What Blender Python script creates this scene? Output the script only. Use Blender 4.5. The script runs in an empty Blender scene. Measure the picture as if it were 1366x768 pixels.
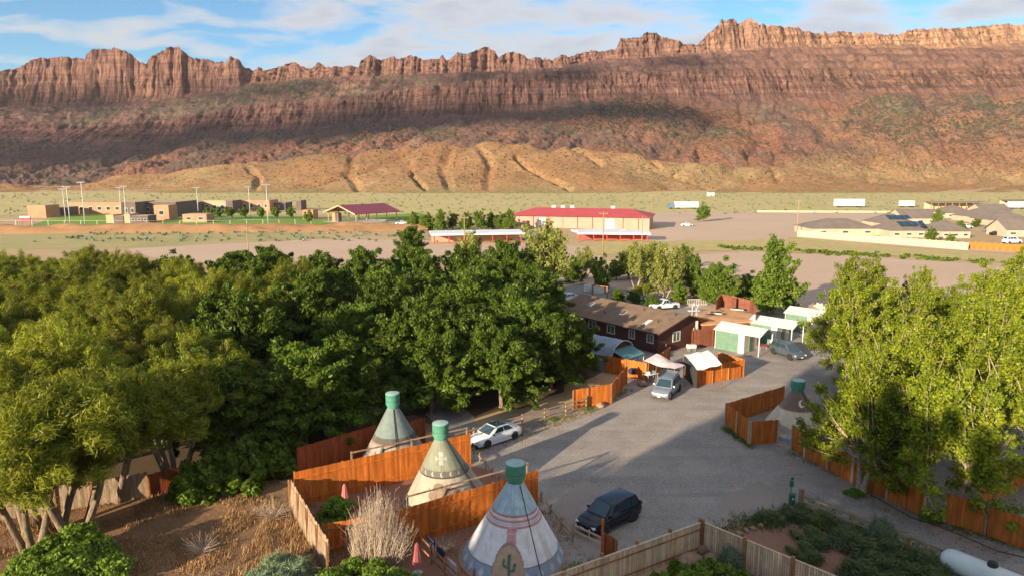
import bpy, bmesh, math, random
import numpy as np
from mathutils import Vector, Matrix
random.seed(7)
R = math.radians
PI = math.pi
# ------------------------------------------------------------------ camera, sky, sun, exposure
CAM_H, PITCH, F = 22.5, 9.7, 930.0
SUN_EL, SUN_AZ = 14.0, 40.0          # shadows run towards SUN_AZ degrees right of the view direction
sc = bpy.context.scene
col = sc.collection
cam = bpy.data.cameras.new('camera'); camo = bpy.data.objects.new('camera', cam); col.objects.link(camo)
camo.location = (0, 0, CAM_H); camo.rotation_euler = (R(90 - PITCH), 0, 0)
cam.sensor_width = 36; cam.lens = 36 * F / 1366; cam.clip_start = .5; cam.clip_end = 30000
sc.camera = camo
sc.view_settings.view_transform = 'Standard'; sc.view_settings.look = 'None'
sc.view_settings.exposure = 1.45; sc.view_settings.gamma = 1
SD = Vector((math.sin(R(SUN_AZ)) * math.cos(R(SUN_EL)), math.cos(R(SUN_AZ)) * math.cos(R(SUN_EL)), -math.sin(R(SUN_EL))))
sl = bpy.data.lights.new('sun', 'SUN'); sl.energy = 4.0; sl.angle = R(.55); sl.color = (1, .83, .60)
so = bpy.data.objects.new('sun', sl); so.rotation_euler = SD.to_track_quat('-Z', 'Y').to_euler(); so.location = (-60, -80, 60); col.objects.link(so)
wd = bpy.data.worlds.new('World'); sc.world = wd; wd.use_nodes = True
def world_nodes():
    nt = wd.node_tree; n = nt.nodes; l = nt.links; n.clear()
    out = n.new('ShaderNodeOutputWorld'); bg = n.new('ShaderNodeBackground'); bg.inputs['Strength'].default_value = .145
    sky = n.new('ShaderNodeTexSky'); sky.sky_type = 'NISHITA'; sky.sun_disc = False
    sky.sun_elevation = R(SUN_EL); sky.sun_rotation = R(SUN_AZ + 180); sky.altitude = 1200; sky.air_density = 1.1; sky.dust_density = .5; sky.ozone_density = 2.2
    tc = n.new('ShaderNodeTexCoord'); sep = n.new('ShaderNodeSeparateXYZ'); l.new(tc.outputs['Generated'], sep.inputs[0])
    # cloud layer: direction projected on a sheet overhead, softened near the horizon
    add = n.new('ShaderNodeMath'); add.operation = 'ADD'; add.inputs[1].default_value = .16; l.new(sep.outputs['Z'], add.inputs[0])
    dx = n.new('ShaderNodeMath'); dx.operation = 'DIVIDE'; l.new(sep.outputs['X'], dx.inputs[0]); l.new(add.outputs[0], dx.inputs[1])
    dy = n.new('ShaderNodeMath'); dy.operation = 'DIVIDE'; l.new(sep.outputs['Y'], dy.inputs[0]); l.new(add.outputs[0], dy.inputs[1])
    cb = n.new('ShaderNodeCombineXYZ'); l.new(dx.outputs[0], cb.inputs[0]); l.new(dy.outputs[0], cb.inputs[1])
    mp = n.new('ShaderNodeMapping'); mp.inputs['Location'].default_value = (3.3, 1.7, 0); mp.inputs['Scale'].default_value = (1.15, 1.6, 1); l.new(cb.outputs[0], mp.inputs[0])
    n1 = n.new('ShaderNodeTexNoise'); n1.inputs['Scale'].default_value = 2.1; n1.inputs['Detail'].default_value = 9; n1.inputs['Roughness'].default_value = .56; n1.inputs['Distortion'].default_value = .25
    l.new(mp.outputs[0], n1.inputs['Vector'])
    big = n.new('ShaderNodeTexNoise'); big.inputs['Scale'].default_value = .33; big.inputs['Detail'].default_value = 2; l.new(mp.outputs[0], big.inputs['Vector'])
    gx = n.new('ShaderNodeMath'); gx.operation = 'MULTIPLY'; gx.inputs[1].default_value = .05; l.new(sep.outputs['X'], gx.inputs[0])
    s1 = n.new('ShaderNodeMath'); s1.operation = 'ADD'; l.new(n1.outputs[0], s1.inputs[0]); l.new(gx.outputs[0], s1.inputs[1])
    s2 = n.new('ShaderNodeMath'); s2.operation = 'MULTIPLY_ADD'; s2.inputs[1].default_value = .8; s2.inputs[2].default_value = -.37; l.new(big.outputs[0], s2.inputs[0])
    s3 = n.new('ShaderNodeMath'); s3.operation = 'ADD'; l.new(s1.outputs[0], s3.inputs[0]); l.new(s2.outputs[0], s3.inputs[1])
    rp = n.new('ShaderNodeValToRGB'); rp.color_ramp.elements[0].position = .43; rp.color_ramp.elements[1].position = .60; l.new(s3.outputs[0], rp.inputs[0])
    # cloud colour: pale edges, greyer cores
    cc = n.new('ShaderNodeValToRGB'); e = cc.color_ramp.elements; e[0].position = .48; e[0].color = (1, .95, .91, 1); e[1].position = .78; e[1].color = (.62, .66, .76, 1); l.new(s3.outputs[0], cc.inputs[0])
    gain = n.new('ShaderNodeVectorMath'); gain.operation = 'SCALE'; gain.inputs['Scale'].default_value = 2.2; l.new(cc.outputs[0], gain.inputs[0])
    tint = n.new('ShaderNodeMix'); tint.data_type = 'RGBA'; tint.blend_type = 'MULTIPLY'; tint.inputs[0].default_value = 1; l.new(sky.outputs[0], tint.inputs[6]); tint.inputs[7].default_value = (.29, .42, .49, 1)
    fade = n.new('ShaderNodeMath'); fade.operation = 'MULTIPLY'; fade.inputs[1].default_value = .88; l.new(rp.outputs[0], fade.inputs[0])
    mx = n.new('ShaderNodeMix'); mx.data_type = 'RGBA'; l.new(fade.outputs[0], mx.inputs[0]); l.new(tint.outputs[2], mx.inputs[6]); l.new(gain.outputs[0], mx.inputs[7])
    l.new(mx.outputs[2], bg.inputs[0]); l.new(bg.outputs[0], out.inputs[0])
world_nodes()
# ------------------------------------------------------------------ measuring
cp, sp = math.cos(R(PITCH)), math.sin(R(PITCH))
def ray(px, py):
    u = (px - 683) / F; v = (384 - py) / F
    return (u, cp + v * sp, -sp + v * cp)
def W(px, py, h=0.0):                 # the point of height h seen at a place of the photograph
    r = ray(px, py); t = (h - CAM_H) / r[2]
    return Vector((r[0] * t, r[1] * t, h))
def W2(px, py): p = W(px, py); return (p.x, p.y)
# ------------------------------------------------------------------ materials
def mat(name, c1, c2=None, scale=4.0, rough=.8, bump=0.0, bscale=None, metal=0.0, island=0.0, detail=5, stretch=(1, 1, 1), objrand=0.0, spec=.5, thr=(.35, .65)):
    m = bpy.data.materials.new(name); m.use_nodes = True; nt = m.node_tree; n = nt.nodes; l = nt.links
    b = n['Principled BSDF']; b.inputs['Roughness'].default_value = rough; b.inputs['Metallic'].default_value = metal
    b.inputs['Specular IOR Level'].default_value = spec
    c2 = c2 or tuple(x * .8 for x in c1)
    tc = n.new('ShaderNodeTexCoord'); mp = n.new('ShaderNodeMapping'); mp.inputs['Scale'].default_value = stretch; l.new(tc.outputs['Object'], mp.inputs[0])
    no = n.new('ShaderNodeTexNoise'); no.inputs['Scale'].default_value = scale; no.inputs['Detail'].default_value = detail; l.new(mp.outputs[0], no.inputs['Vector'])
    rp = n.new('ShaderNodeValToRGB'); e = rp.color_ramp.elements; e[0].position, e[1].position = thr
    e[0].color = (*c1, 1); e[1].color = (*c2, 1); l.new(no.outputs[0], rp.inputs[0]); out = rp.outputs[0]
    if island or objrand:
        g = n.new('ShaderNodeNewGeometry'); oi = n.new('ShaderNodeObjectInfo')
        mr = n.new('ShaderNodeMapRange'); mr.inputs['To Min'].default_value = 1 - (island or objrand); mr.inputs['To Max'].default_value = 1 + (island or objrand)
        l.new(g.outputs['Random Per Island'] if island else oi.outputs['Random'], mr.inputs[0])
        sc_ = n.new('ShaderNodeVectorMath'); sc_.operation = 'SCALE'; l.new(out, sc_.inputs[0]); l.new(mr.outputs[0], sc_.inputs['Scale']); out = sc_.outputs[0]
    l.new(out, b.inputs['Base Color'])
    if bump:
        nb = n.new('ShaderNodeTexNoise'); nb.inputs['Scale'].default_value = bscale or scale * 4; nb.inputs['Detail'].default_value = 4; l.new(mp.outputs[0], nb.inputs['Vector'])
        bp = n.new('ShaderNodeBump'); bp.inputs['Strength'].default_value = bump; bp.inputs['Distance'].default_value = .05; l.new(nb.outputs[0], bp.inputs['Height']); l.new(bp.outputs[0], b.inputs['Normal'])
    return m
def leafmat(name, ca, cb, trans=.3, objrand=.18):
    m = bpy.data.materials.new(name); m.use_nodes = True; nt = m.node_tree; n = nt.nodes; l = nt.links; n.clear()
    out = n.new('ShaderNodeOutputMaterial'); g = n.new('ShaderNodeNewGeometry'); oi = n.new('ShaderNodeObjectInfo')
    rp = n.new('ShaderNodeValToRGB'); e = rp.color_ramp.elements; e[0].color = (*ca, 1); e[1].color = (*cb, 1)
    at = n.new('ShaderNodeAttribute'); at.attribute_name = 'tone'
    av = n.new('ShaderNodeMath'); av.operation = 'MULTIPLY_ADD'; av.inputs[1].default_value = .45; l.new(g.outputs['Random Per Island'], av.inputs[0])
    h = n.new('ShaderNodeMath'); h.operation = 'MULTIPLY'; h.inputs[1].default_value = .55; l.new(at.outputs['Fac'], h.inputs[0]); l.new(h.outputs[0], av.inputs[2]); l.new(av.outputs[0], rp.inputs[0])
    mr = n.new('ShaderNodeMapRange'); mr.inputs['To Min'].default_value = 1 - objrand; mr.inputs['To Max'].default_value = 1 + objrand; l.new(oi.outputs['Random'], mr.inputs[0])
    s = n.new('ShaderNodeVectorMath'); s.operation = 'SCALE'; l.new(rp.outputs[0], s.inputs[0]); l.new(mr.outputs[0], s.inputs['Scale'])
    d = n.new('ShaderNodeBsdfDiffuse'); t = n.new('ShaderNodeBsdfTranslucent'); gl = n.new('ShaderNodeBsdfGlossy'); gl.inputs['Roughness'].default_value = .45
    tm = n.new('ShaderNodeMix'); tm.data_type = 'RGBA'; tm.blend_type = 'MULTIPLY'; tm.inputs[0].default_value = 1; tm.inputs[7].default_value = (1.25, 1.2, .5, 1); l.new(s.outputs[0], tm.inputs[6])
    l.new(s.outputs[0], d.inputs[0]); l.new(tm.outputs[2], t.inputs[0]); gl.inputs[0].default_value = (.9, .88, .7, 1)
    m1 = n.new('ShaderNodeMixShader'); m1.inputs[0].default_value = trans; l.new(d.outputs[0], m1.inputs[1]); l.new(t.outputs[0], m1.inputs[2])
    m2 = n.new('ShaderNodeMixShader'); m2.inputs[0].default_value = .015; l.new(m1.outputs[0], m2.inputs[1]); l.new(gl.outputs[0], m2.inputs[2]); l.new(m2.outputs[0], out.inputs[0])
    return m
def vcmat(name, rough=.85, bump=.3, bscale=30, grain=.12, gscale=8):
    m = bpy.data.materials.new(name); m.use_nodes = True; nt = m.node_tree; n = nt.nodes; l = nt.links; b = n['Principled BSDF']; b.inputs['Roughness'].default_value = rough
    b.inputs['Specular IOR Level'].default_value = .2
    at = n.new('ShaderNodeAttribute'); at.attribute_name = 'Col'; tc = n.new('ShaderNodeTexCoord')
    no = n.new('ShaderNodeTexNoise'); no.inputs['Scale'].default_value = gscale; no.inputs['Detail'].default_value = 6; l.new(tc.outputs['Object'], no.inputs['Vector'])
    mr = n.new('ShaderNodeMapRange'); mr.inputs['From Min'].default_value = .3; mr.inputs['From Max'].default_value = .7; mr.inputs['To Min'].default_value = 1 - grain; mr.inputs['To Max'].default_value = 1 + grain; l.new(no.outputs[0], mr.inputs[0])
    s = n.new('ShaderNodeVectorMath'); s.operation = 'SCALE'; l.new(at.outputs['Color'], s.inputs[0]); l.new(mr.outputs[0], s.inputs['Scale']); l.new(s.outputs[0], b.inputs['Base Color'])
    nb = n.new('ShaderNodeTexNoise'); nb.inputs['Scale'].default_value = bscale; nb.inputs['Detail'].default_value = 5; l.new(tc.outputs['Object'], nb.inputs['Vector'])
    bp = n.new('ShaderNodeBump'); bp.inputs['Strength'].default_value = bump; bp.inputs['Distance'].default_value = .05; l.new(nb.outputs[0], bp.inputs['Height']); l.new(bp.outputs[0], b.inputs['Normal'])
    return m
M = {}
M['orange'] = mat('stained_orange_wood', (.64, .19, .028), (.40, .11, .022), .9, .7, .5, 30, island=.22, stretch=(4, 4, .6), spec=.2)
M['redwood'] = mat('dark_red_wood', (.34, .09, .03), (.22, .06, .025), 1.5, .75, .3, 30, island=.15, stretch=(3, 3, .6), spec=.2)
M['greywood'] = mat('weathered_grey_wood', (.40, .30, .20), (.24, .17, .115), 2, .85, .4, 30, island=.25, stretch=(3, 3, .7), spec=.15)
M['paleboard'] = mat('pale_picket_wood', (.66, .50, .34), (.50, .37, .24), 2, .85, .3, 30, island=.25, stretch=(3, 3, .7), spec=.15)
M['postwood'] = mat('brown_post_wood', (.42, .19, .085), (.24, .12, .06), 3, .8, .3, 30, objrand=.2, spec=.15)
M['tanrail'] = mat('tan_rail_wood', (.42, .26, .14), (.30, .19, .11), 3, .8, .3, 30, objrand=.15, spec=.15)
M['bark'] = mat('bark', (.30, .23, .16), (.15, .11, .08), 3, .9, .7, 12, stretch=(3, 3, .6), spec=.1)
M['palebark'] = mat('pale_bark', (.50, .41, .30), (.30, .23, .16), 3, .9, .6, 12, stretch=(3, 3, .6), spec=.1)
M['white'] = mat('white_metal', (.66, .65, .61), (.58, .57, .54), 2, .45, .05, 10)
M['whitecloth'] = mat('white_canvas', (.78, .76, .74), (.66, .64, .62), 1.5, .85, .3, 6)
M['pinkcloth'] = mat('pale_pink_canvas', (.62, .50, .50), (.48, .37, .38), 1.6, .85, .3, 6)
M['umb'] = mat('pink_umbrella_cloth', (.60, .16, .15), (.45, .13, .12), 6, .8)
M['gwall'] = mat('green_wall_panel', (.14, .25, .17), (.11, .20, .14), 2, .6, .1)
M['brownwall'] = mat('dark_brown_siding', (.115, .045, .032), (.085, .035, .026), 2, .75, .2, 20, stretch=(1, 1, 5), spec=.2)
M['annexwall'] = mat('red_brown_plank_wall', (.25, .09, .05), (.18, .065, .04), 2, .75, .3, 20, island=.15, spec=.2)
M['shingle'] = mat('brown_shingle', (.24, .16, .105), (.18, .12, .08), .9, .9, .5, 14, spec=.15)
M['annexroof'] = mat('tan_roll_roofing', (.62, .34, .18), (.48, .26, .14), .8, .9, .3, 10, spec=.15)
M['glass'] = mat('window_glass', (.05, .07, .08), (.03, .045, .055), 2, .08, spec=.8)
M['curtain'] = mat('window_pane_reflecting', (.10, .13, .13), (.06, .08, .08), 2, .1, spec=.8)
M['trim'] = mat('cream_trim', (.70, .66, .58), (.6, .56, .5), 3, .6)
M['tarp'] = mat('grey_blue_tarp', (.30, .35, .40), (.22, .27, .33), 1, .7, .3, 5)
M['teal'] = mat('teal_awning', (.10, .25, .25), (.08, .2, .2), 1, .7)
M['bluecanvas'] = mat('pale_blue_canvas', (.34, .46, .55), (.26, .37, .46), 1.5, .8, .2, 5)
M['greencap'] = mat('green_painted_cap', (.07, .26, .17), (.11, .33, .23), 3, .7, .3, 10)
M['captop'] = mat('pale_green_lid', (.40, .52, .47), (.32, .45, .40), 3, .7)
M['rope'] = mat('dark_rope', (.05, .045, .04), (.03, .03, .03), 5, .9)
M['tyre'] = mat('tyre_rubber', (.018, .018, .019), (.03, .028, .026), 5, .85)
M['rim'] = mat('alloy_rim', (.30, .30, .31), (.22, .22, .23), 5, .35, metal=.8)
M['darkrim'] = mat('dark_alloy_rim', (.09, .09, .09), (.06, .06, .06), 5, .35, metal=.7)
M['blacktrim'] = mat('black_plastic_trim', (.02, .02, .021), (.03, .03, .03), 5, .6)
M['carwhite'] = mat('white_car_paint', (.74, .76, .78), (.70, .72, .74), 1, .22)
M['carblue'] = mat('dark_navy_car_paint', (.008, .012, .02), (.01, .014, .022), 1, .2, spec=.5)
M['carsilver'] = mat('silver_blue_car_paint', (.30, .34, .37), (.26, .30, .33), 1, .3, metal=.4)
M['carslate'] = mat('slate_car_paint', (.10, .13, .155), (.09, .11, .13), 1, .25, metal=.3)
M['cargrey'] = mat('grey_car_paint', (.25, .26, .27), (.22, .23, .24), 1, .3)
M['carglass'] = mat('car_glass', (.02, .045, .06), (.03, .06, .075), 1, .04, spec=1)
M['lamp'] = mat('headlight_lens', (.65, .66, .66), (.5, .5, .5), 3, .15)
M['tail'] = mat('tail_light_lens', (.30, .015, .012), (.2, .01, .01), 3, .2)
M['plate'] = mat('licence_plate', (.6, .58, .52), None, 3, .5)
M['rock'] = mat('sandstone_boulder', (.38, .25, .17), (.24, .16, .11), 2.5, .9, .6, 8, spec=.15)
M['brick'] = mat('tan_pink_block_wall', (.50, .27, .16), (.42, .22, .13), .3, .85, .1, 6, spec=.2)
M['brickpale'] = mat('pale_tan_wall', (.52, .36, .21), (.44, .31, .19), .3, .85)
M['brickdark'] = mat('dark_grey_brown_wall', (.16, .115, .105), (.12, .09, .08), .3, .85)
M['redroof'] = mat('crimson_metal_roof', (.52, .07, .06), (.46, .06, .055), .3, .55)
M['maroonroof'] = mat('maroon_metal_roof', (.24, .035, .05), (.20, .03, .04), .3, .5)
M['brightwhite'] = mat('bright_white_roof', (.8, .8, .8), (.72, .72, .72), .2, .5)
M['pinkwall'] = mat('pink_metal_siding', (.50, .30, .21), (.44, .26, .19), .4, .7)
M['houseroof'] = mat('grey_tan_shingle', (.21, .165, .135), (.17, .135, .11), .4, .9)
M['housewall'] = mat('cream_stucco', (.50, .41, .30), (.44, .36, .27), .4, .9)
M['creamfence'] = mat('cream_privacy_fence', (.56, .46, .30), (.48, .40, .26), 1, .9, island=.08)
M['galv'] = mat('galvanised_pole', (.60, .60, .58), (.5, .5, .48), 2, .5)
M['green'] = mat('dark_green_metal', (.03, .15, .085), (.02, .12, .07), 3, .5)
M['tank'] = mat('white_propane_tank', (.68, .72, .68), (.58, .62, .58), 1, .4)
M['navy'] = mat('navy_cloth', (.02, .022, .05), (.03, .03, .07), 3, .9)
M['red'] = mat('red_paint', (.5, .05, .04), None, 3, .6)
M['bluepaint'] = mat('blue_truck_paint', (.10, .22, .35), None, 3, .4)
M['palestem'] = mat('dry_grey_twigs', (.62, .50, .38), (.46, .37, .29), 2, .95, island=.3, spec=.1)
M['straw'] = mat('dry_straw_grass', (.44, .27, .125), (.27, .16, .075), .5, .95, island=.35, spec=.1)
M['vc_canvas'] = vcmat('painted_canvas', .85, .35, 5, .10, 3)
M['cloudmat'] = mat('cloud_white', (.85, .85, .87), None, .001, 1)
M['lf_dark'] = leafmat('dark_elm_leaves', (.025, .058, .010), (.165, .24, .026), .34, .3)
M['lf_mid'] = leafmat('mid_green_leaves', (.06, .125, .016), (.22, .29, .035), .34, .2)
M['lf_yel'] = leafmat('yellow_green_cottonwood_leaves', (.05, .10, .010), (.38, .42, .03), .34, .12)
M['lf_tam'] = leafmat('olive_tamarisk_sprays', (.10, .135, .016), (.34, .35, .035), .34, .28)
M['lf_airy'] = leafmat('pale_yellow_green_leaves', (.16, .20, .04), (.38, .39, .09), .36, .15)
M['lf_bush'] = leafmat('bright_green_bush_leaves', (.08, .16, .02), (.24, .34, .05), .3, .2)
M['lf_sage'] = leafmat('blue_green_shrub_leaves', (.06, .09, .035), (.15, .19, .075), .22, .2)
M['lf_pale'] = leafmat('pale_sage_green_leaves', (.14, .20, .12), (.26, .33, .19), .2, .15)
# ------------------------------------------------------------------ builders
class MB:
    def __init__(s): s.v = []; s.f = []
    def add(s, vs, fs):
        b = len(s.v); s.v += [tuple(p) for p in vs]; s.f += [tuple(i + b for i in f) for f in fs]; return s
    def box(s, c, d, rz=0, ry=0, rx=0):
        x, y, z = d[0] / 2, d[1] / 2, d[2] / 2
        m = Matrix.Translation(c) @ Matrix.Rotation(rz, 4, 'Z') @ Matrix.Rotation(ry, 4, 'Y') @ Matrix.Rotation(rx, 4, 'X')
        vs = [m @ Vector(p) for p in ((-x, -y, -z), (x, -y, -z), (x, y, -z), (-x, y, -z), (-x, -y, z), (x, -y, z), (x, y, z), (-x, y, z))]
        return s.add(vs, ((0, 3, 2, 1), (4, 5, 6, 7), (0, 1, 5, 4), (1, 2, 6, 5), (2, 3, 7, 6), (3, 0, 4, 7)))
    def tube(s, a, b, r1, r2=None, n=8, cap=True):
        a = Vector(a); b = Vector(b); r2 = r1 if r2 is None else r2
        d = (b - a); d = d.normalized() if d.length > 1e-6 else Vector((0, 0, 1))
        q = d.to_track_quat('Z', 'Y'); vs = []
        for p, r in ((a, r1), (b, r2)):
            for i in range(n):
                t = 2 * PI * i / n; vs.append(p + q @ Vector((r * math.cos(t), r * math.sin(t), 0)))
        fs = [(i, (i + 1) % n, n + (i + 1) % n, n + i) for i in range(n)]
        if cap: fs += [tuple(range(n - 1, -1, -1)), tuple(range(n, 2 * n))]
        return s.add(vs, fs)
    def lathe(s, prof, n=24, c=(0, 0, 0)):
        vs = [(c[0] + r * math.cos(2 * PI * i / n), c[1] + r * math.sin(2 * PI * i / n), c[2] + z) for r, z in prof for i in range(n)]
        k = len(prof)
        fs = [(j * n + i, j * n + (i + 1) % n, (j + 1) * n + (i + 1) % n, (j + 1) * n + i) for j in range(k - 1) for i in range(n)]
        fs += [tuple(range(n - 1, -1, -1)), tuple((k - 1) * n + i for i in range(n))]
        return s.add(vs, fs)
    def quad(s, a, b, c, d, th=0):           # a slab: quad pushed down by th
        vs = [Vector(p) for p in (a, b, c, d)]
        if not th: return s.add(vs, ((0, 1, 2, 3),))
        n = (vs[1] - vs[0]).cross(vs[2] - vs[0]).normalized()
        vs += [p - n * th for p in vs]
        return s.add(vs, ((0, 1, 2, 3), (7, 6, 5, 4), (0, 4, 5, 1), (1, 5, 6, 2), (2, 6, 7, 3), (3, 7, 4, 0)))
    def mesh(s, name, m, smooth=None, bevel=0):
        me = bpy.data.meshes.new(name); me.from_pydata(s.v, [], s.f)
        if bevel:
            bm = bmesh.new(); bm.from_mesh(me); bmesh.ops.remove_doubles(bm, verts=bm.verts, dist=1e-5)
            bmesh.ops.bevel(bm, geom=[e for e in bm.edges if len(e.link_faces) == 2 and e.calc_face_angle(0) > .5], offset=bevel, segments=2, affect='EDGES', profile=.6)
            bm.to_mesh(me); bm.free()
        me.materials.append(m)
        if smooth is not None:
            me.shade_smooth()
            if smooth > 0: me.set_sharp_from_angle(angle=R(smooth))
        me.update(); return me
    def build(s, name, m, parent=None, smooth=None, bevel=0):
        return link(name, s.mesh(name, m, smooth, bevel), parent)
def link(name, me, parent=None):
    o = bpy.data.objects.new(name, me); col.objects.link(o); o.parent = parent; return o
def tag(o, label=None, cat=None, group=None, kind=None):
    if label: o['label'] = label
    if cat: o['category'] = cat
    if group: o['group'] = group
    if kind: o['kind'] = kind
    return o
def thing(name, label, cat, loc=(0, 0, 0), rz=0, group=None):
    o = bpy.data.objects.new(name, None); col.objects.link(o); o.location = loc; o.rotation_euler = (0, 0, rz); o.empty_display_size = .3
    return tag(o, label, cat, group)
def dup(root, loc, rz=0, label=None, s=1, sz=None):
    r = root.copy(); col.objects.link(r); r.location = loc; r.rotation_euler = (0, 0, rz); r.scale = (s, s, sz or s)
    if label: r['label'] = label
    for ch in list(root.children):
        c = ch.copy(); col.objects.link(c); c.parent = r
        for g in list(ch.children):
            d = g.copy(); col.objects.link(d); d.parent = c
    return r
# value noise in numpy
_rs = np.random.RandomState(3); _T = _rs.rand(256, 256)
def vnoise(x, y):
    x = np.asarray(x, float); y = np.asarray(y, float); xi = np.floor(x).astype(int); yi = np.floor(y).astype(int); fx = x - xi; fy = y - yi
    fx = fx * fx * (3 - 2 * fx); fy = fy * fy * (3 - 2 * fy); a = _T[xi % 256, yi % 256]; b = _T[(xi + 1) % 256, yi % 256]; c = _T[xi % 256, (yi + 1) % 256]; d = _T[(xi + 1) % 256, (yi + 1) % 256]
    return (a * (1 - fx) + b * fx) * (1 - fy) + (c * (1 - fx) + d * fx) * fy
def fbm(x, y, o=5, g=.5):
    s = 0; a = 1; t = 0
    for i in range(o): s = s + a * vnoise(x * 2 ** i + 17 * i, y * 2 ** i + 31 * i); t += a; a *= g
    return s / t
def grid_mesh(name, P, m, colr=None, smooth=True, extra=None):
    nr, nc = P.shape[:2]; me = bpy.data.meshes.new(name); me.vertices.add(nr * nc); me.vertices.foreach_set('co', P.reshape(-1).astype(np.float32))
    i = np.arange(nr * nc).reshape(nr, nc); q = np.stack([i[:-1, :-1], i[:-1, 1:], i[1:, 1:], i[1:, :-1]], -1).reshape(-1, 4)
    me.loops.add(q.size); me.loops.foreach_set('vertex_index', q.reshape(-1).astype(np.int32)); me.polygons.add(len(q))
    me.polygons.foreach_set('loop_start', (np.arange(len(q)) * 4).astype(np.int32)); me.update(calc_edges=True); me.materials.append(m)
    if colr is not None:
        a = me.color_attributes.new('Col', 'FLOAT_COLOR', 'POINT'); c = np.ones((nr * nc, 4), np.float32); c[:, :colr.shape[-1]] = colr.reshape(nr * nc, -1); a.data.foreach_set('color', c.reshape(-1))
    if smooth: me.shade_smooth()
    return me
# ------------------------------------------------------------------ ground and its zones
def noise_poly(pts, step=3.0, amp=1.0, seed=0):
    rnd = random.Random(seed); out = []
    for i in range(len(pts)):
        a = Vector(pts[i]); b = Vector(pts[(i + 1) % len(pts)]); n = max(1, int((b - a).length / step)); perp = Vector((-(b - a).y, (b - a).x)).normalized()
        for k in range(n): out.append(a.lerp(b, k / n) + perp * rnd.uniform(-amp, amp))
    return out
def sheet(name, pts, z, m, step=3.0, amp=1.0, seed=0):
    pp = noise_poly(pts, step, amp, seed); bm = bmesh.new(); vs = [bm.verts.new((p.x, p.y, z)) for p in pp]; f = bm.faces.new(vs)
    if f.normal.z < 0 or f.calc_area() == 0: pass
    bmesh.ops.triangulate(bm, faces=[f]); bmesh.ops.recalc_face_normals(bm, faces=bm.faces)
    if sum(f.normal.z for f in bm.faces) < 0: bmesh.ops.reverse_faces(bm, faces=bm.faces)
    me = bpy.data.meshes.new(name); bm.to_mesh(me); bm.free(); me.materials.append(m)
    return tag(link(name, me), kind='structure')
def groundmat(name, ca, cb, cc, s1=.25, s2=6, bump=.6, bs=9, mixb=.5, specks=None):
    m = bpy.data.materials.new(name); m.use_nodes = True; nt = m.node_tree; n = nt.nodes; l = nt.links; b = n['Principled BSDF']; b.inputs['Roughness'].default_value = .95; b.inputs['Specular IOR Level'].default_value = .12
    tc = n.new('ShaderNodeTexCoord')
    a = n.new('ShaderNodeTexNoise'); a.inputs['Scale'].default_value = s1; a.inputs['Detail'].default_value = 6; a.inputs['Roughness'].default_value = .6; l.new(tc.outputs['Object'], a.inputs['Vector'])
    r1 = n.new('ShaderNodeValToRGB'); e = r1.color_ramp.elements; e[0].position = .36; e[1].position = .64; e[0].color = (*ca, 1); e[1].color = (*cb, 1); l.new(a.outputs[0], r1.inputs[0])
    c = n.new('ShaderNodeTexNoise'); c.inputs['Scale'].default_value = s2; c.inputs['Detail'].default_value = 5; c.inputs['Roughness'].default_value = .75; l.new(tc.outputs['Object'], c.inputs['Vector'])
    r2 = n.new('ShaderNodeValToRGB'); e = r2.color_ramp.elements; e[0].position = .42; e[1].position = .62; e[0].color = (0, 0, 0, 1); e[1].color = (mixb, mixb, mixb, 1); l.new(c.outputs[0], r2.inputs[0])
    mx = n.new('ShaderNodeMix'); mx.data_type = 'RGBA'; l.new(r2.outputs[0], mx.inputs[0]); l.new(r1.outputs[0], mx.inputs[6]); mx.inputs[7].default_value = (*cc, 1)
    out = mx.outputs[2]
    if specks:
        v = n.new('ShaderNodeTexNoise'); v.inputs['Scale'].default_value = specks[1]; v.inputs['Detail'].default_value = 4; l.new(tc.outputs['Object'], v.inputs['Vector'])
        r3 = n.new('ShaderNodeValToRGB'); e = r3.color_ramp.elements; e[0].position = specks[2]; e[1].position = specks[2] + .04; l.new(v.outputs[0], r3.inputs[0])
        m3 = n.new('ShaderNodeMix'); m3.data_type = 'RGBA'; l.new(r3.outputs[0], m3.inputs[0]); l.new(out, m3.inputs[6]); m3.inputs[7].default_value = (*specks[0], 1); out = m3.outputs[2]
    if name == 'grey_gravel':      # worn wheel ways along the lane and rake across the lot
        for rot, sx, sy, a0, a1 in ((R(28), .05, .9, .95, 1.04), (R(-52), .04, .7, .96, 1.04), (0, .45, .45, .92, 1.07)):
            mp = n.new('ShaderNodeMapping'); mp.inputs['Rotation'].default_value = (0, 0, rot); mp.inputs['Scale'].default_value = (sx, sy, 1); l.new(tc.outputs['Object'], mp.inputs[0])
            w = n.new('ShaderNodeTexNoise'); w.inputs['Scale'].default_value = 1; w.inputs['Detail'].default_value = 4; w.inputs['Distortion'].default_value = .6; l.new(mp.outputs[0], w.inputs['Vector'])
            q = n.new('ShaderNodeMapRange'); q.inputs['From Min'].default_value = .38; q.inputs['From Max'].default_value = .62; q.inputs['To Min'].default_value = a0; q.inputs['To Max'].default_value = a1; l.new(w.outputs[0], q.inputs[0])
            s_ = n.new('ShaderNodeVectorMath'); s_.operation = 'SCALE'; l.new(out, s_.inputs[0]); l.new(q.outputs[0], s_.inputs['Scale']); out = s_.outputs[0]
    l.new(out, b.inputs['Base Color'])
    if bump:
        nb = n.new('ShaderNodeTexNoise'); nb.inputs['Scale'].default_value = bs; nb.inputs['Detail'].default_value = 5; nb.inputs['Roughness'].default_value = .7; l.new(tc.outputs['Object'], nb.inputs['Vector'])
        bp = n.new('ShaderNodeBump'); bp.inputs['Strength'].default_value = bump; bp.inputs['Distance'].default_value = .08; l.new(nb.outputs[0], bp.inputs['Height']); l.new(bp.outputs[0], b.inputs['Normal'])
    return m
G = {}
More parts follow.
